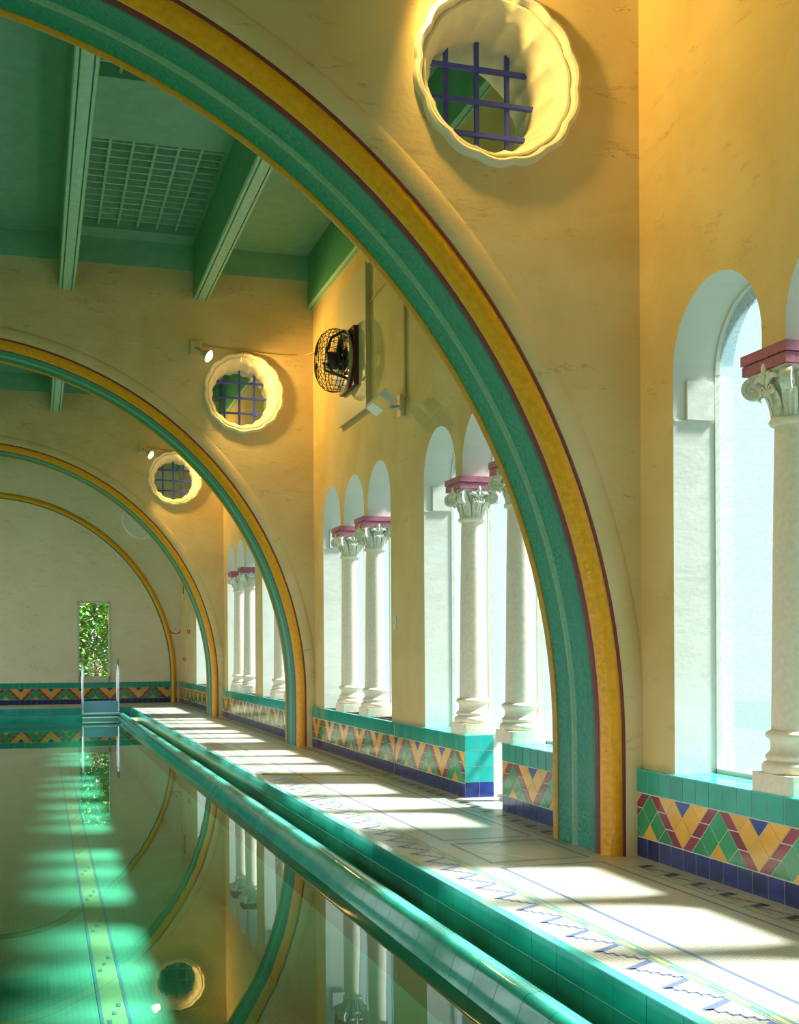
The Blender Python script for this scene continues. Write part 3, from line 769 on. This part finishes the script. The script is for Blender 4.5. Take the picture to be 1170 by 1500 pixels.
def bench(span, parts_from, phase, label, period=PER, start=None):
    """span (y0,y1) along the right wall; tiles nearer than parts_from.. are single parts"""
    global tn
    y0, y1 = span
    body = MB().box(XT-.0, XO, y0, y1, ZF-.01, ZB-.006, 'grout')
    root = body.build('trim_%d' % tn, kind='structure', label=label); tn += 1
    st = MB()
    n = max(1, round((y1-y0)/TW)); w_ = (y1-y0)/n; sc_ = w_/TW
    for i in range(n):
        ya_ = y0+i*w_
        single = parts_from[0] <= ya_ < parts_from[1]
        for me in (top_me, low_me):
            if single:
                o = link(me, 'tile', root, (XT, ya_+.002, 0)); o.scale = (1, sc_, 1)
            else:
                z0_, z1_ = (ZT1+.004, ZB-.002) if me is top_me else (ZF+.002, ZT1-3*HZ-.004)
                st.box(XT-.004, XT, ya_+.002, ya_+w_-.002, z0_, z1_, 'tile_teal' if me is top_me else 'tile_navy')
        for j in range(3):
            if single: 
                o = link(cap_me, 'tile', root, (XT-.008+j*.154, ya_+.002, ZB-.004)); o.scale = (1, sc_, 1)
            else: st.box(XT-.008+j*.154, XT+.142+j*.154, ya_+.002, ya_+w_-.002, ZB-.010, ZB, 'tile_turq')
    k0 = math.floor((y0-phase)/period)-1; k1 = math.ceil((y1-phase)/period)+1
    s = period/PER
    for k in range(k0, k1):
        u0_ = phase+k*period
        for i, (poly, mt_) in enumerate(UNIT):
            lo = min(p[0] for p in poly)*s+u0_; hi = max(p[0] for p in poly)*s+u0_
            if hi <= y0+.01 or lo >= y1-.01: continue
            mid = (lo+hi)/2; single = parts_from[0] <= mid < parts_from[1]
            if lo >= y0 and hi <= y1 and single:
                o = link(unit_mesh(i, 'side'), 'tile', root, (XT, u0_, ZT1)); o.scale = (1, s, 1)
            else:
                pc = clip_poly([(a*s+u0_, b_) for a, b_ in poly], y0+.001, y1-.001)
                if not pc: continue
                pc = inset([(a, b_+ZT1) for a, b_ in pc], .0032)
                if single: MB().prism(pc, XT, XT-TH_, mt_, TYZ).build('tile', root)
                else: st.prism(pc, XT, XT-TH_, mt_, TYZ)
    if st.v: st.build('tile_run', root, kind='stuff')
    return root
sp = bench_spans(0)
bench(sp[-1], (4.9, 7.78), 6.695, 'chevron tiled bench under the windows of the nearest bay')
bench(sp[0], (99, 99), 0, 'chevron tiled bench at the closed near end of the pool hall')
sp = bench_spans(1)
b2 = bench(sp[1], (11.3, 13.88), 12.118-PER/2*.96, 'chevron tiled bench in the second bay, far side of the garden door', period=.85)
b1 = bench(sp[0], (8.6, 10.5), 10.118, 'chevron tiled bench in the second bay, between the garden door and the near arch')
sp = bench_spans(2)
bench(sp[0], (99, 99), 20, 'chevron tiled bench in the third bay', period=.85)
bench(BAYS[3], (99, 99), 30, 'chevron tiled bench in the last bay', period=.85)
# turquoise end of the bench at the garden door: two columns of square tiles
yd = bench_spans(1)[1][0]
em = MB().box(0, .152, -.004, 0, 0, .153, 'tile_turq').mesh('tile'); em2 = MB().box(0, .152, -.004, 0, 0, .153, 'tile_blue').mesh('tile')
for i in range(2):
    for j in range(4):
        link(em2 if j == 0 else em, 'tile', b2, (XT+.001+i*.158, yd, ZF+.002+j*.159))
MB().box(4.50, 4.56, 11.0, 11.12, ZF, ZB+.02, 'frame').box(4.47, 4.57, 10.95, 11.14, ZF, ZF+.06, 'frame').build('door_post', b2, label='cream door post beside the turquoise bench end')
# crack line / joint strip in that bench
MB().box(XT-.007, XT-.002, 13.855, 13.868, ZF, ZB, 'cord').build('joint_strip', b2, label='yellowed joint across the tiles')
# dado of the end wall
dd = MB(); x = XL+.02
while x < XW-.16:
    dd.box(x, x+.156, YE-.012, YE, ZT1+.004, ZB-.002, 'tile_teal'); dd.box(x, x+.156, YE-.012, YE, ZF+.002, ZT1-3*HZ-.004, 'tile_navy'); x += .16
s = .845/PER; k = -9
while k < 6:
    u0_ = .465-.4225+k*.845
    for poly, mt_ in UNIT:
        pc = clip_poly([(a*s+u0_, b_) for a, b_ in poly], XL+.02, 3.93)
        if pc: dd.prism(inset([(a, b_+ZT1) for a, b_ in pc], .0032), YE, YE-.010, mt_, TXZ)
    k += 1
dr = MB().box(XL, 3.96, YE-.004, YE+.01, ZF, ZB, 'grout').build('trim_%d' % tn, kind='structure', label='chevron tile dado along the foot of the end wall')
dd.build('tile_run', dr, kind='stuff')

# ------------------------------------------------------------------ columns
def make_column():
    root = empty('column', (0, 0, 0))
    # plinth
    MB().rbox(-.185, .185, -.20, .20, 0, .118, .03, 'column').build('plinth', root, 30)
    pr = [(.0, .118), (.185, .118), (.196, .128), (.200, .150), (.196, .172), (.182, .186), (.168, .190), (.166, .196), (.176, .204), (.180, .216), (.176, .228), (.164, .236),
          (.154, .246), (.147, .275), (.150, .310), (.160, .326), (.174, .334), (.180, .347), (.174, .362), (.158, .372), (.146, .378)]
    MB().lathe(pr, 'column', 40).build('base', root, 50)
    H0, H1 = .375, 2.215
    pts = []
    for i in range(13):
        t = i/12; pts.append((.143-.024*t-.004*(2*t-1)**2*t, H0+(H1-H0)*t))
    MB().lathe(pts, 'column', 40).build('shaft', root, 60)
    MB().lathe([(.115, 2.205), (.136, 2.210), (.147, 2.222), (.149, 2.236), (.142, 2.250), (.120, 2.256)], 'column', 40).build('astragal', root, 50)
    # fluted bell
    z0, z1 = 2.25, 2.53
    prof = [(.118, z0), (.120, z0+.05), (.124, z0+.12), (.134, z0+.18), (.155, z0+.235), (.178, z0+.262), (.185, z1)]
    bell = MB().lathe(prof, 'capital', 96, lob=lambda i, a: 1+.035*cos(24*a)*(1 if i < 5 else .3))
    bell.prism([(-.19, -.19), (.19, -.19), (.19, .19), (-.19, .19)], z1-.02, z1+.004, 'capital')
    cap = bell.build('capital', root, 50)
    # leaves
    lf = MB(); path = [(.124, 0), (.131, .05), (.142, .10), (.160, .145), (.186, .168), (.205, .160), (.208, .140), (.196, .126)]
    wd_ = [.030, .042, .050, .052, .046, .034, .022, .008]
    vs = []; fs = []; nc = 7
    for (rho, z), w_ in zip(path, wd_):
        for j in range(nc):
            t = (j/(nc-1)*2-1); rib = .006*cos(t*pi*3)
            vs.append((rho+rib-.010*t*t, t*w_, z0+z-.012*t*t))
    for (rho, z), w_ in zip(path, wd_):
        for j in range(nc):
            t = (j/(nc-1)*2-1); vs.append((rho-.012, t*w_, z0+z-.004))
    nr = len(path); off = nr*nc
    for i in range(nr-1):
        for j in range(nc-1):
            a = i*nc+j; fs.append((a, a+1, a+nc+1, a+nc)); fs.append((off+a, off+a+nc, off+a+nc+1, off+a+1))
        for j in (0, nc-1): a = i*nc+j; fs.append((a, a+nc, off+a+nc, off+a))
    for j in range(nc-1): a = (nr-1)*nc+j; fs.append((a, a+1, off+a+1, off+a))
    lf.add(vs, fs, 'capital'); lme = lf.mesh('leaf', 60)
    for i in range(8):
        o = link(lme, 'leaf', cap); o.rotation_euler = (0, 0, pi/4*i)
        o.scale = (1, 1, 1) if i % 2 == 0 else (1.05, .9, 1)
    # corner volutes
    vo = MB(); pts = []; rad = []
    for i in range(12): t = i/11; pts.append((.125+.10*t*t+.035*t, 0, z0+.10+.125*t**.8)); 
    cx_, cz_ = .240, z0+.195
    sp_ = []
    for i in range(30):
        t = i/29; a = pi/2-t*pi*3.2; r_ = .062*(1-.74*t); sp_.append((cx_+r_*cos(a)*1.0, 0, cz_+r_*sin(a)))
    path2 = pts[:-1]+sp_
    hw2 = [.034]*len(path2)
    vs = []; fs = []
    for i, p in enumerate(path2):
        q = path2[min(i+1, len(path2)-1)]; p_ = path2[max(i-1, 0)]
        tx, tz = q[0]-p_[0], q[2]-p_[2]; l_ = math.hypot(tx, tz) or 1; nx, nz = -tz/l_*.014, tx/l_*.014
        h2 = .034*(1-.35*max(0, (i-11)/30))
        vs += [(p[0]+nx, -h2, p[2]+nz), (p[0]+nx, h2, p[2]+nz), (p[0]-nx, h2, p[2]-nz), (p[0]-nx, -h2, p[2]-nz)]
    for i in range(len(path2)-1):
        for j in range(4): fs.append((i*4+j, i*4+(j+1) % 4, i*4+4+(j+1) % 4, i*4+4+j))
    vo.add(vs, fs, 'capital').ball((cx_, 0, cz_), .020, .040, .020, 'capital', 10, 6); vo.lathe([(.0, -.020), (.054, -.020), (.054, .020), (.0, .020)], 'capital', 20, T=lambda p: Vector((cx_+p.x, p.z, cz_+p.y)))
    vo.ball((.20, 0, z0+.215), .045, .030, .04, 'capital', 10, 6)
    vme = vo.mesh('volute', 50)
    for i in range(4):
        o = link(vme, 'volute', cap); o.rotation_euler = (0, 0, pi/4+pi/2*i)
    # fleuron with side scrolls on each face
    fl = MB()
    fl.ball((.205, 0, z0+.285), .022, .026, .042, 'capital'); fl.ball((.202, 0, z0+.235), .020, .018, .030, 'capital')
    for s_ in (-1, 1):
        fl.ball((.200, s_*.034, z0+.255), .018, .024, .018, 'capital')
        pp = []
        for i in range(16):
            t = i/15; pp.append((.196+.006*sin(t*pi), s_*(.012+.095*t), z0+.200+.030*sin(t*pi*.9)+.018*t))
        fl.tube(pp, [.012+.007*sin(pi*i/15) for i in range(16)], 'capital', 6)
        pp = []
        for i in range(18):
            t = i/17; a = -pi/2+s_*t*pi*2.6; r_ = .026*(1-.7*t); pp.append((.190, s_*.040+r_*cos(a)*1, z0+.165+r_*sin(a)))
        fl.tube(pp, .009, 'capital', 6)
    fl.tube([(.150, 0, z0+.06), (.168, 0, z0+.12), (.185, 0, z0+.17), (.195, 0, z0+.22)], [.008, .011, .013, .012], 'capital', 6)
    fme = fl.mesh('fleuron', 60)
    for i in range(4):
        o = link(fme, 'fleuron', cap); o.rotation_euler = (0, 0, pi/2*i)
    za = 2.53
    MB().box(-.215, .215, -.222, .222, za+.002, za+.062, 'abacus').build('abacus', root, label='lower maroon pink slab of the capital')
    MB().box(-.222, .222, -.229, .229, za+.068, za+.129, 'abacus').box(-.20, .20, -.2, .2, za+.06, za+.07, 'abacus').build('abacus', root, label='upper maroon pink slab of the capital')
    return root
proto = make_column()
used = False
collabels = {
    0: ['white column with maroon topped capital in the nearest window group, beside its tall first window', 'second white column of the nearest window group, further from the green arch'],
    2: ['smaller left one of the two white columns side by side just beyond the fan', 'right one of the two white columns side by side just beyond the fan, half way down the bay'],
    3: ['white column with pink topped capital standing on the turquoise bench end by the door', 'white column partly hidden behind the nearest green arch'],
    4: ['left one of the two distant white columns in the third bay', 'right one of the two distant white columns in the third bay'],
    5: ['distant white column half hidden by the second arch', 'white column hidden behind the second arch near the door of the third bay']}
for gi, ys in COLS.items():
    for i, y in enumerate(ys):
        o = proto if not used else copy_tree(proto); used = True
        o.location = (4.385, y, ZB)
        tag(o, collabels[gi][i], 'column', group='white window columns with carved capitals')
        if gi in (3,) and i == 0: pass

# ------------------------------------------------------------------ spot lamps by the round windows
def spot_lamp(ya, label, at=(2.40, 4.68), power=165):
    root = empty('spot_lamp', (at[0], ya, at[1]), label, 'lamp', group='warm spot lamps by the round windows')
    MB().rbox(-.085, .085, -.06, 0.0, -.095, .095, .02, 'cream_box').build('mounting_box', root, 30)
    MB().tube([(0, -.055, -.02), (.03, -.12, -.05), (.06, -.20, -.09)], .022, 'cream_box', 10).build('arm', root, 40)
    d_ = Vector((.72, -.42, -.50)).normalized(); q = d_.to_track_quat('Z', 'Y'); base = Vector((.07, -.23, -.12))
    T = lambda p: base+q@p
    MB().lathe([(.0, -.02), (.03, -.02), (.035, .02), (.06, .06), (.088, .11), (.092, .125)], 'cream_box', 20, T=T).build('lamp_shade', root, 50)
    MB().lathe([(.086, .11), (.088, .132), (.062, .152), (.0, .162)], 'bulb', 20, T=T).build('bulb', root, 50, label='glowing warm bulb face')
    l = bpy.data.lights.new('lamp_light', 'SPOT'); l.energy = power; l.color = (1, .60, .15); l.spot_size = R(150); l.spot_blend = .5; l.shadow_soft_size = .06
    lo = bpy.data.objects.new('lamp_light', l); C.objects.link(lo); lo.parent = root; lo.location = base+d_*.21
    lo.rotation_euler = (-d_).to_track_quat('Z', 'Y').to_euler()
    return root
spot_lamp(YA[0], 'warm spot lamp on the nearest cross wall above the large round window', (2.15, 5.0), 160)
spot_lamp(YA[1], 'glowing warm spot lamp at upper left of the middle round window')
spot_lamp(YA[2], 'glowing warm spot lamp at upper left of the farthest barred round window')

# cords
def cord(name, pts, r, k, label, cat='cord', seg=10):
    P_ = [Vector(p) for p in pts]; out = []
    for i in range(len(P_)-1):
        p0 = P_[max(i-1, 0)]; p1 = P_[i]; p2 = P_[i+1]; p3 = P_[min(i+2, len(P_)-1)]
        for j in range(seg):
            t = j/seg; out.append(.5*((2*p1)+(-p0+p2)*t+(2*p0-5*p1+4*p2-p3)*t*t+(-p0+3*p1-3*p2+p3)*t**3))
    out.append(P_[-1])
    return MB().tube(out, r, k, 6).build(name, None, 60, label=label, cat=cat)
cord('power_cord', [(2.50, 18.345, 4.72), (2.78, 18.345, 4.70), (3.06, 18.34, 4.69), (3.5, 18.34, 4.66), (3.81, 18.345, 4.66), (4.18, 18.30, 4.70), (4.23, 17.5, 4.62), (4.23, 16.65, 4.45)], .012, 'cord', 'thin cord running from the middle spot lamp over the round window to the fan')
cord('power_cord', [(4.232, 14.97, 4.58), (4.235, 14.7, 4.60), (4.235, 14.2, 4.62), (4.235, 13.7, 4.66)], .010, 'cord', 'thin cord rising right from the fan up the ochre side wall')
cord('power_cord', [(2.50, 27.715, 4.70), (3.0, 27.712, 4.66), (3.9, 27.715, 4.64)], .010, 'cord', 'thin cord beside the far spot lamp above the third round window')
cord('power_cord', [(3.12, 18.33, 4.665), (3.13, 18.285, 4.64), (3.10, 18.27, 4.56), (3.09, 18.29, 4.50)], .008, 'cord', 'short cord end dropping over the rim of the middle round window')
cord('hose', [(4.17, 13.95, ZF+.015), (4.03, 13.85, ZF+.012), (3.75, 13.95, ZF+.010), (3.3, 14.1, ZF+.010), (2.9, 14.3, ZF+.010), (2.66, 14.42, ZF+.010)], .010, 'cord_yellow', 'thin yellow hose lying across the deck from the bench joint', 'hose')
# conduit
MB().tube([(4.226, 13.45, 3.02), (4.226, 13.45, 5.6)], .018, 'wall_side', 8).build('conduit', None, 60, label='ochre painted conduit rising above the white flood lamp', cat='conduit')

# ------------------------------------------------------------------ fan on its board
bd = MB().box(4.19, 4.25, 15.02, 16.55, 3.22, 5.10, 'cream_box')
bd.box(4.175, 4.195, 15.0, 15.035, 3.2, 5.12, 'cream_box').box(4.175, 4.195, 15.0, 16.57, 3.2, 3.235, 'cream_box')
bd.build('mounting_board', None, label='flat ochre board on the side wall behind the fan', cat='board')
fan = empty('wall_fan', (4.19, 15.80, 3.985), 'black wire caged wall fan mounted high on the ochre side wall', 'fan')
TF = lambda p: Vector((-p.z, p.x, p.y))      # axis z -> -x
MB().box(-.07, 0, -.40, .40, -.40, .40, 'plum').build('back_box', fan)
MB().lathe([(.40, .07), (.42, .09), (.42, .13), (.36, .14), (.34, .10), (.36, .07)], 'alu', 40, T=TF, closed=True).build('venturi_ring', fan, 50, label='grey metal ring')
def dome(r, phi):  # cage profile: r along 0..1 -> radius & depth
    return r
cg = MB()
prof = [(.40, .12), (.42, .18), (.425, .25), (.41, .33), (.35, .41), (.26, .46), (.13, .485), (.06, .49)]
for j in range(28):
    a = 2*pi*j/28
    cg.tube([(r*cos(a), r*sin(a), z) for r, z in prof], .0035, 'black', 4, T=TF)
cg.build('cage', fan, 60, label='black wire ribs')
cr = MB()
for (r_, z_) in [(.40, .12), (.42, .18), (.425, .22), (.424, .27), (.41, .33), (.38, .375), (.35, .41), (.31, .435), (.26, .46), (.20, .473), (.13, .485), (.06, .49)]:
    cr.tube([(r_*cos(2*pi*i/40), r_*sin(2*pi*i/40), z_) for i in range(41)], .0035 if r_ < .424 else .006, 'black', 4, T=TF)
cr.build('cage_ring', fan, 60)
MB().lathe([(.0, .16), (.10, .17), (.12, .20), (.12, .31), (.10, .34), (.0, .36)], 'brown', 24, T=TF).build('motor', fan, 50)
for s_ in range(3):
    a = pi/2+2*pi*s_/3+.3
    sb = MB().tube([(.09*cos(a), .09*sin(a), .36), (.30*cos(a), .30*sin(a), .30), (.41*cos(a), .41*sin(a), .12)], .02, 'brown', 6, T=TF)
    sb.build('bracket', fan, 60)
for s_ in range(4):
    a = pi/2*s_+.5
    vs = []; 
    for i in range(6):
        r_ = .10+.24*i/5; w_ = .05+.07*sin(pi*(i/5)*.8+.3)
        for t in (-1, 1):
            vs.append((r_*cos(a)-t*w_*sin(a), r_*sin(a)+t*w_*cos(a), .15+t*.04))
    for i in range(12): x_, y_, z_ = vs[i]; vs.append((x_, y_, z_-.006))
    fs = [(2*i, 2*i+1, 2*i+3, 2*i+2) for i in range(5)]+[(12+2*i, 14+2*i, 15+2*i, 13+2*i) for i in range(5)]
    MB().add(vs, fs, 'alu' if s_ % 2 else 'brown', T=TF).build('blade', fan, 60)

# ------------------------------------------------------------------ white flood lamp
fl = empty('flood_lamp', (4.245, 13.55, 2.93), 'unlit flood lamp with folded white reflector on the ochre wall right of the fan', 'lamp')
MB().rbox(-.07, 0, -.075, .075, -.13, .13, .02, 'cream_box').build('mounting_box', fl, 30, label='ochre junction box')
MB().tube([(-.06, 0, -.01), (-.12, .03, -.02), (-.16, .06, .0)], .025, 'alu', 8).build('arm', fl, 50)
hd = MB()
A0 = Vector((-.17, .02, -.02))
pts = [(-.17, -.10, .10), (-.17, .16, .10), (-.40, .16, -.05), (-.40, -.10, -.05), (-.32, .19, .20)]
# upper leaf and lower leaf of the hood, each a thin folded plate
def platequad(mb_, a, b, c, d, k, th=.008):
    a, b, c, d = map(Vector, (a, b, c, d)); n_ = (b-a).cross(d-a).normalized()*th
    mb_.add([a, b, c, d, a+n_, b+n_, c+n_, d+n_], [(0, 1, 2, 3), (7, 6, 5, 4), (0, 4, 5, 1), (1, 5, 6, 2), (2, 6, 7, 3), (3, 7, 4, 0)], k)
u = MB(); platequad(u, (-.12, -.14, .03), (-.12, .14, .03), (-.27, .18, .17), (-.27, -.16, .17), 'white'); platequad(u, (-.27, -.16, .17), (-.27, .18, .17), (-.43, .18, .00), (-.43, -.16, .00), 'white')
u.build('reflector', fl, label='white folded upper leaf')
u = MB(); platequad(u, (-.12, -.14, .02), (-.12, .14, .02), (-.30, .18, -.10), (-.30, -.16, -.10), 'white'); platequad(u, (-.30, -.16, -.10), (-.30, .18, -.10), (-.43, .18, -.01), (-.43, -.16, -.01), 'white')
u.build('reflector', fl, label='white folded lower leaf')

# switch plates and box
sp_ = empty('switch_plate', (4.245, 13.96, .355), 'small pale switch plate on the ochre wall between the window groups', 'switch')
MB().rbox(-.012, 0, -.06, .06, -.075, .075, .01, 'frame').build('plate', sp_, 30); MB().box(-.022, -.01, -.012, .012, -.02, .02, 'white').build('toggle', sp_)
sb_ = empty('wall_box', (4.245, 35.5, 1.68), 'small white box hung by a cord near the far corner of the side wall', 'box')
MB().rbox(-.05, 0, -.07, .07, -.13, .05, .01, 'white').build('box_body', sb_, 30); MB().tube([(-.012, 0, .05), (-.012, 0, .70)], .010, 'stem', 6).build('cable', sb_, 50)
for i, (x_, y_, z_, lb) in enumerate([(4.10, YE-.03, .66, 'upper left'), (4.215, 34.15, .62, 'upper right'), (4.215, 35.2, -.18, 'lower')]):
    h = MB(); pts = []
    for j in range(14):
        t = j/13; a = pi*.9+t*pi*1.25; pts.append((0, .16*cos(a)*(1.6 if i else 1)*(.9), .075*sin(a)))
    if i == 0: h.tube([(p[1], 0, p[2]) for p in pts], .016, 'red', 6)
    else: h.tube(pts, .016, 'red', 6); 
    h.tube([(0, .10 if i else 0, .02), (0, .30 if i else .0, .045+(.0 if i else .05))], .012, 'red', 6)
    h.build('rope_hook', None, 60, loc=(x_, y_, z_), label='curled red hook on the wall by the far corner, %s of three' % lb, cat='hook', group='red hooks by the far corner')

# ------------------------------------------------------------------ pool ladder and steps
lad = empty('pool_ladder', (1.75, 33.9, ZF), 'polished steel grab rails with pale blue step unit at the far end of the pool', 'ladder')
for x_ in (-.47, .48):
    p = []
    for (yy_, zz_) in [(.45, .0), (.45, .9), (.42, 1.15), (.33, 1.30), (.18, 1.36), (.0, 1.34), (-.12, 1.24), (-.2, 1.0), (-.2, .2), (-.2, -.9)]: p.append((x_, yy_, zz_))
    P_ = [Vector(q) for q in p]; out = []
    for i in range(len(P_)-1):
        p0 = P_[max(i-1, 0)]; p1 = P_[i]; p2 = P_[i+1]; p3 = P_[min(i+2, len(P_)-1)]
        for j in range(6):
            t = j/6; out.append(.5*((2*p1)+(-p0+p2)*t+(2*p0-5*p1+4*p2-p3)*t*t+(-p0+3*p1-3*p2+p3)*t**3))
    out.append(P_[-1])
    MB().tube(out, .026, 'steel', 10).build('grab_rail', lad, 60)
    MB().lathe([(.0, 0), (.055, 0), (.055, .012), (.03, .02), (.0, .02)], 'steel', 16, T=lambda q, x_=x_: q+Vector((x_, .45, 0))).build('flange', lad, 40)
stp = lad
MB().prism([(-.52, -.30), (.52, -.30), (.52, .165), (.47, .175), (-.47, .175), (-.52, .12)], -.04, .14, 'step', TXZ).build('step_back', stp, loc=(-.005, -.05, 0))
MB().box(-.50, .50, -.42, -.02, -.19, -.155, 'step').build('tread', stp, loc=(-.005, -.05, 0))
MB().box(-.51, .51, -.44, -.36, -.155, -.125, 'step_white').box(-.51, .51, -.44, -.40, -.27, -.235, 'step_white').build('nosing', stp, label='white nosing', loc=(-.005, -.05, 0))
MB().box(-.50, .50, -.42, -.05, -.9, -.27, 'step').build('riser', stp, loc=(-.005, -.05, 0))

# ------------------------------------------------------------------ outside: ground and garden behind the end window
MB().box(-60, 60, -40, YE+40, ZF-2.4, ZF-2.3, 'soil').build('garden_ground', kind='structure', label='dark green garden ground outside the windows')
MB().box(XO+.01, XO+9, Y0, YE+1, ZF-.2, ZF-.1, 'slate').build('terrace', kind='structure', label='slate terrace darkened to dim the lower right-hand panes')  # outdoor shade put into the dark colour, so the lower panes look dimmer
MB().box(-3, 6, YE+.31, YE+6, ZF-.2, ZF-.1, 'soil').build('garden_bed', kind='structure', label='dark planted bed outside the end window')
def shrub(loc, h, n, ks, label, spread=.55, lsz=.16, seed=1):
    rn = random.Random(seed); root = empty('garden_shrub', loc, label, 'shrub')
    st = MB()
    for i in range(6):
        a = rn.random()*2*pi; e = (spread*.6*cos(a), spread*.6*sin(a), h*.8)
        st.tube([(0, 0, 0), (e[0]*.3, e[1]*.3, h*.4), e], [.03, .02, .008], 'stem', 5)
    st.build('stem', root, 60)
    for k, frac in ks:
        lf = MB()
        for i in range(int(n*frac)):
            a = rn.random()*2*pi; r_ = spread*math.sqrt(rn.random()); z = h*(.02+.98*rn.random())
            c = Vector((r_*cos(a)*.85, r_*sin(a)*.85, z)); d_ = Vector((cos(a)+rn.uniform(-.8, .8), sin(a)+rn.uniform(-.8, .8), rn.uniform(-.5, .7))).normalized()
            s_ = d_.cross(Vector((rn.uniform(-.3, .3), rn.uniform(-.3, .3), 1))).normalized(); L_ = lsz*rn.uniform(.6, 1.4); W_ = L_*.28
            up2 = s_.cross(d_)
            lf.add([c, c+d_*L_*.5+s_*W_+up2*.01, c+d_*L_-up2*.03, c+d_*L_*.5-s_*W_+up2*.01], [(0, 1, 2, 3)], k)
        lf.build('foliage' if 'leaf' in k else 'flowers', root, kind='stuff')
    return root
shrub((1.30, 38.0, ZF), 3.6, 1900, [('leaf', .4), ('leaf2', .35), ('leaf3', .25), ('petal', .04)], 'dark leaved shrub at the left of the end window', .40, seed=2)
shrub((2.32, 38.0, ZF), 3.6, 1900, [('leaf', .5), ('leaf2', .15), ('leaf3', .4), ('petal', .03)], 'bright green shrub at the right of the end window', .42, seed=3)
shrub((1.75, 37.15, ZF), 1.3, 500, [('leaf3', .3), ('petal', .6), ('leaf', .2)], 'low pale flowering plant below the shrubs in the end window', .26, .08, seed=4)
shrub((1.9, 40.4, ZF), 4.8, 5000, [('leaf', .45), ('leaf2', .35), ('leaf3', .25), ('petal_red', .004)], 'broad tall shrub furthest back in the end window', 1.3, .24, seed=5)
bpy.context.view_layer.update()
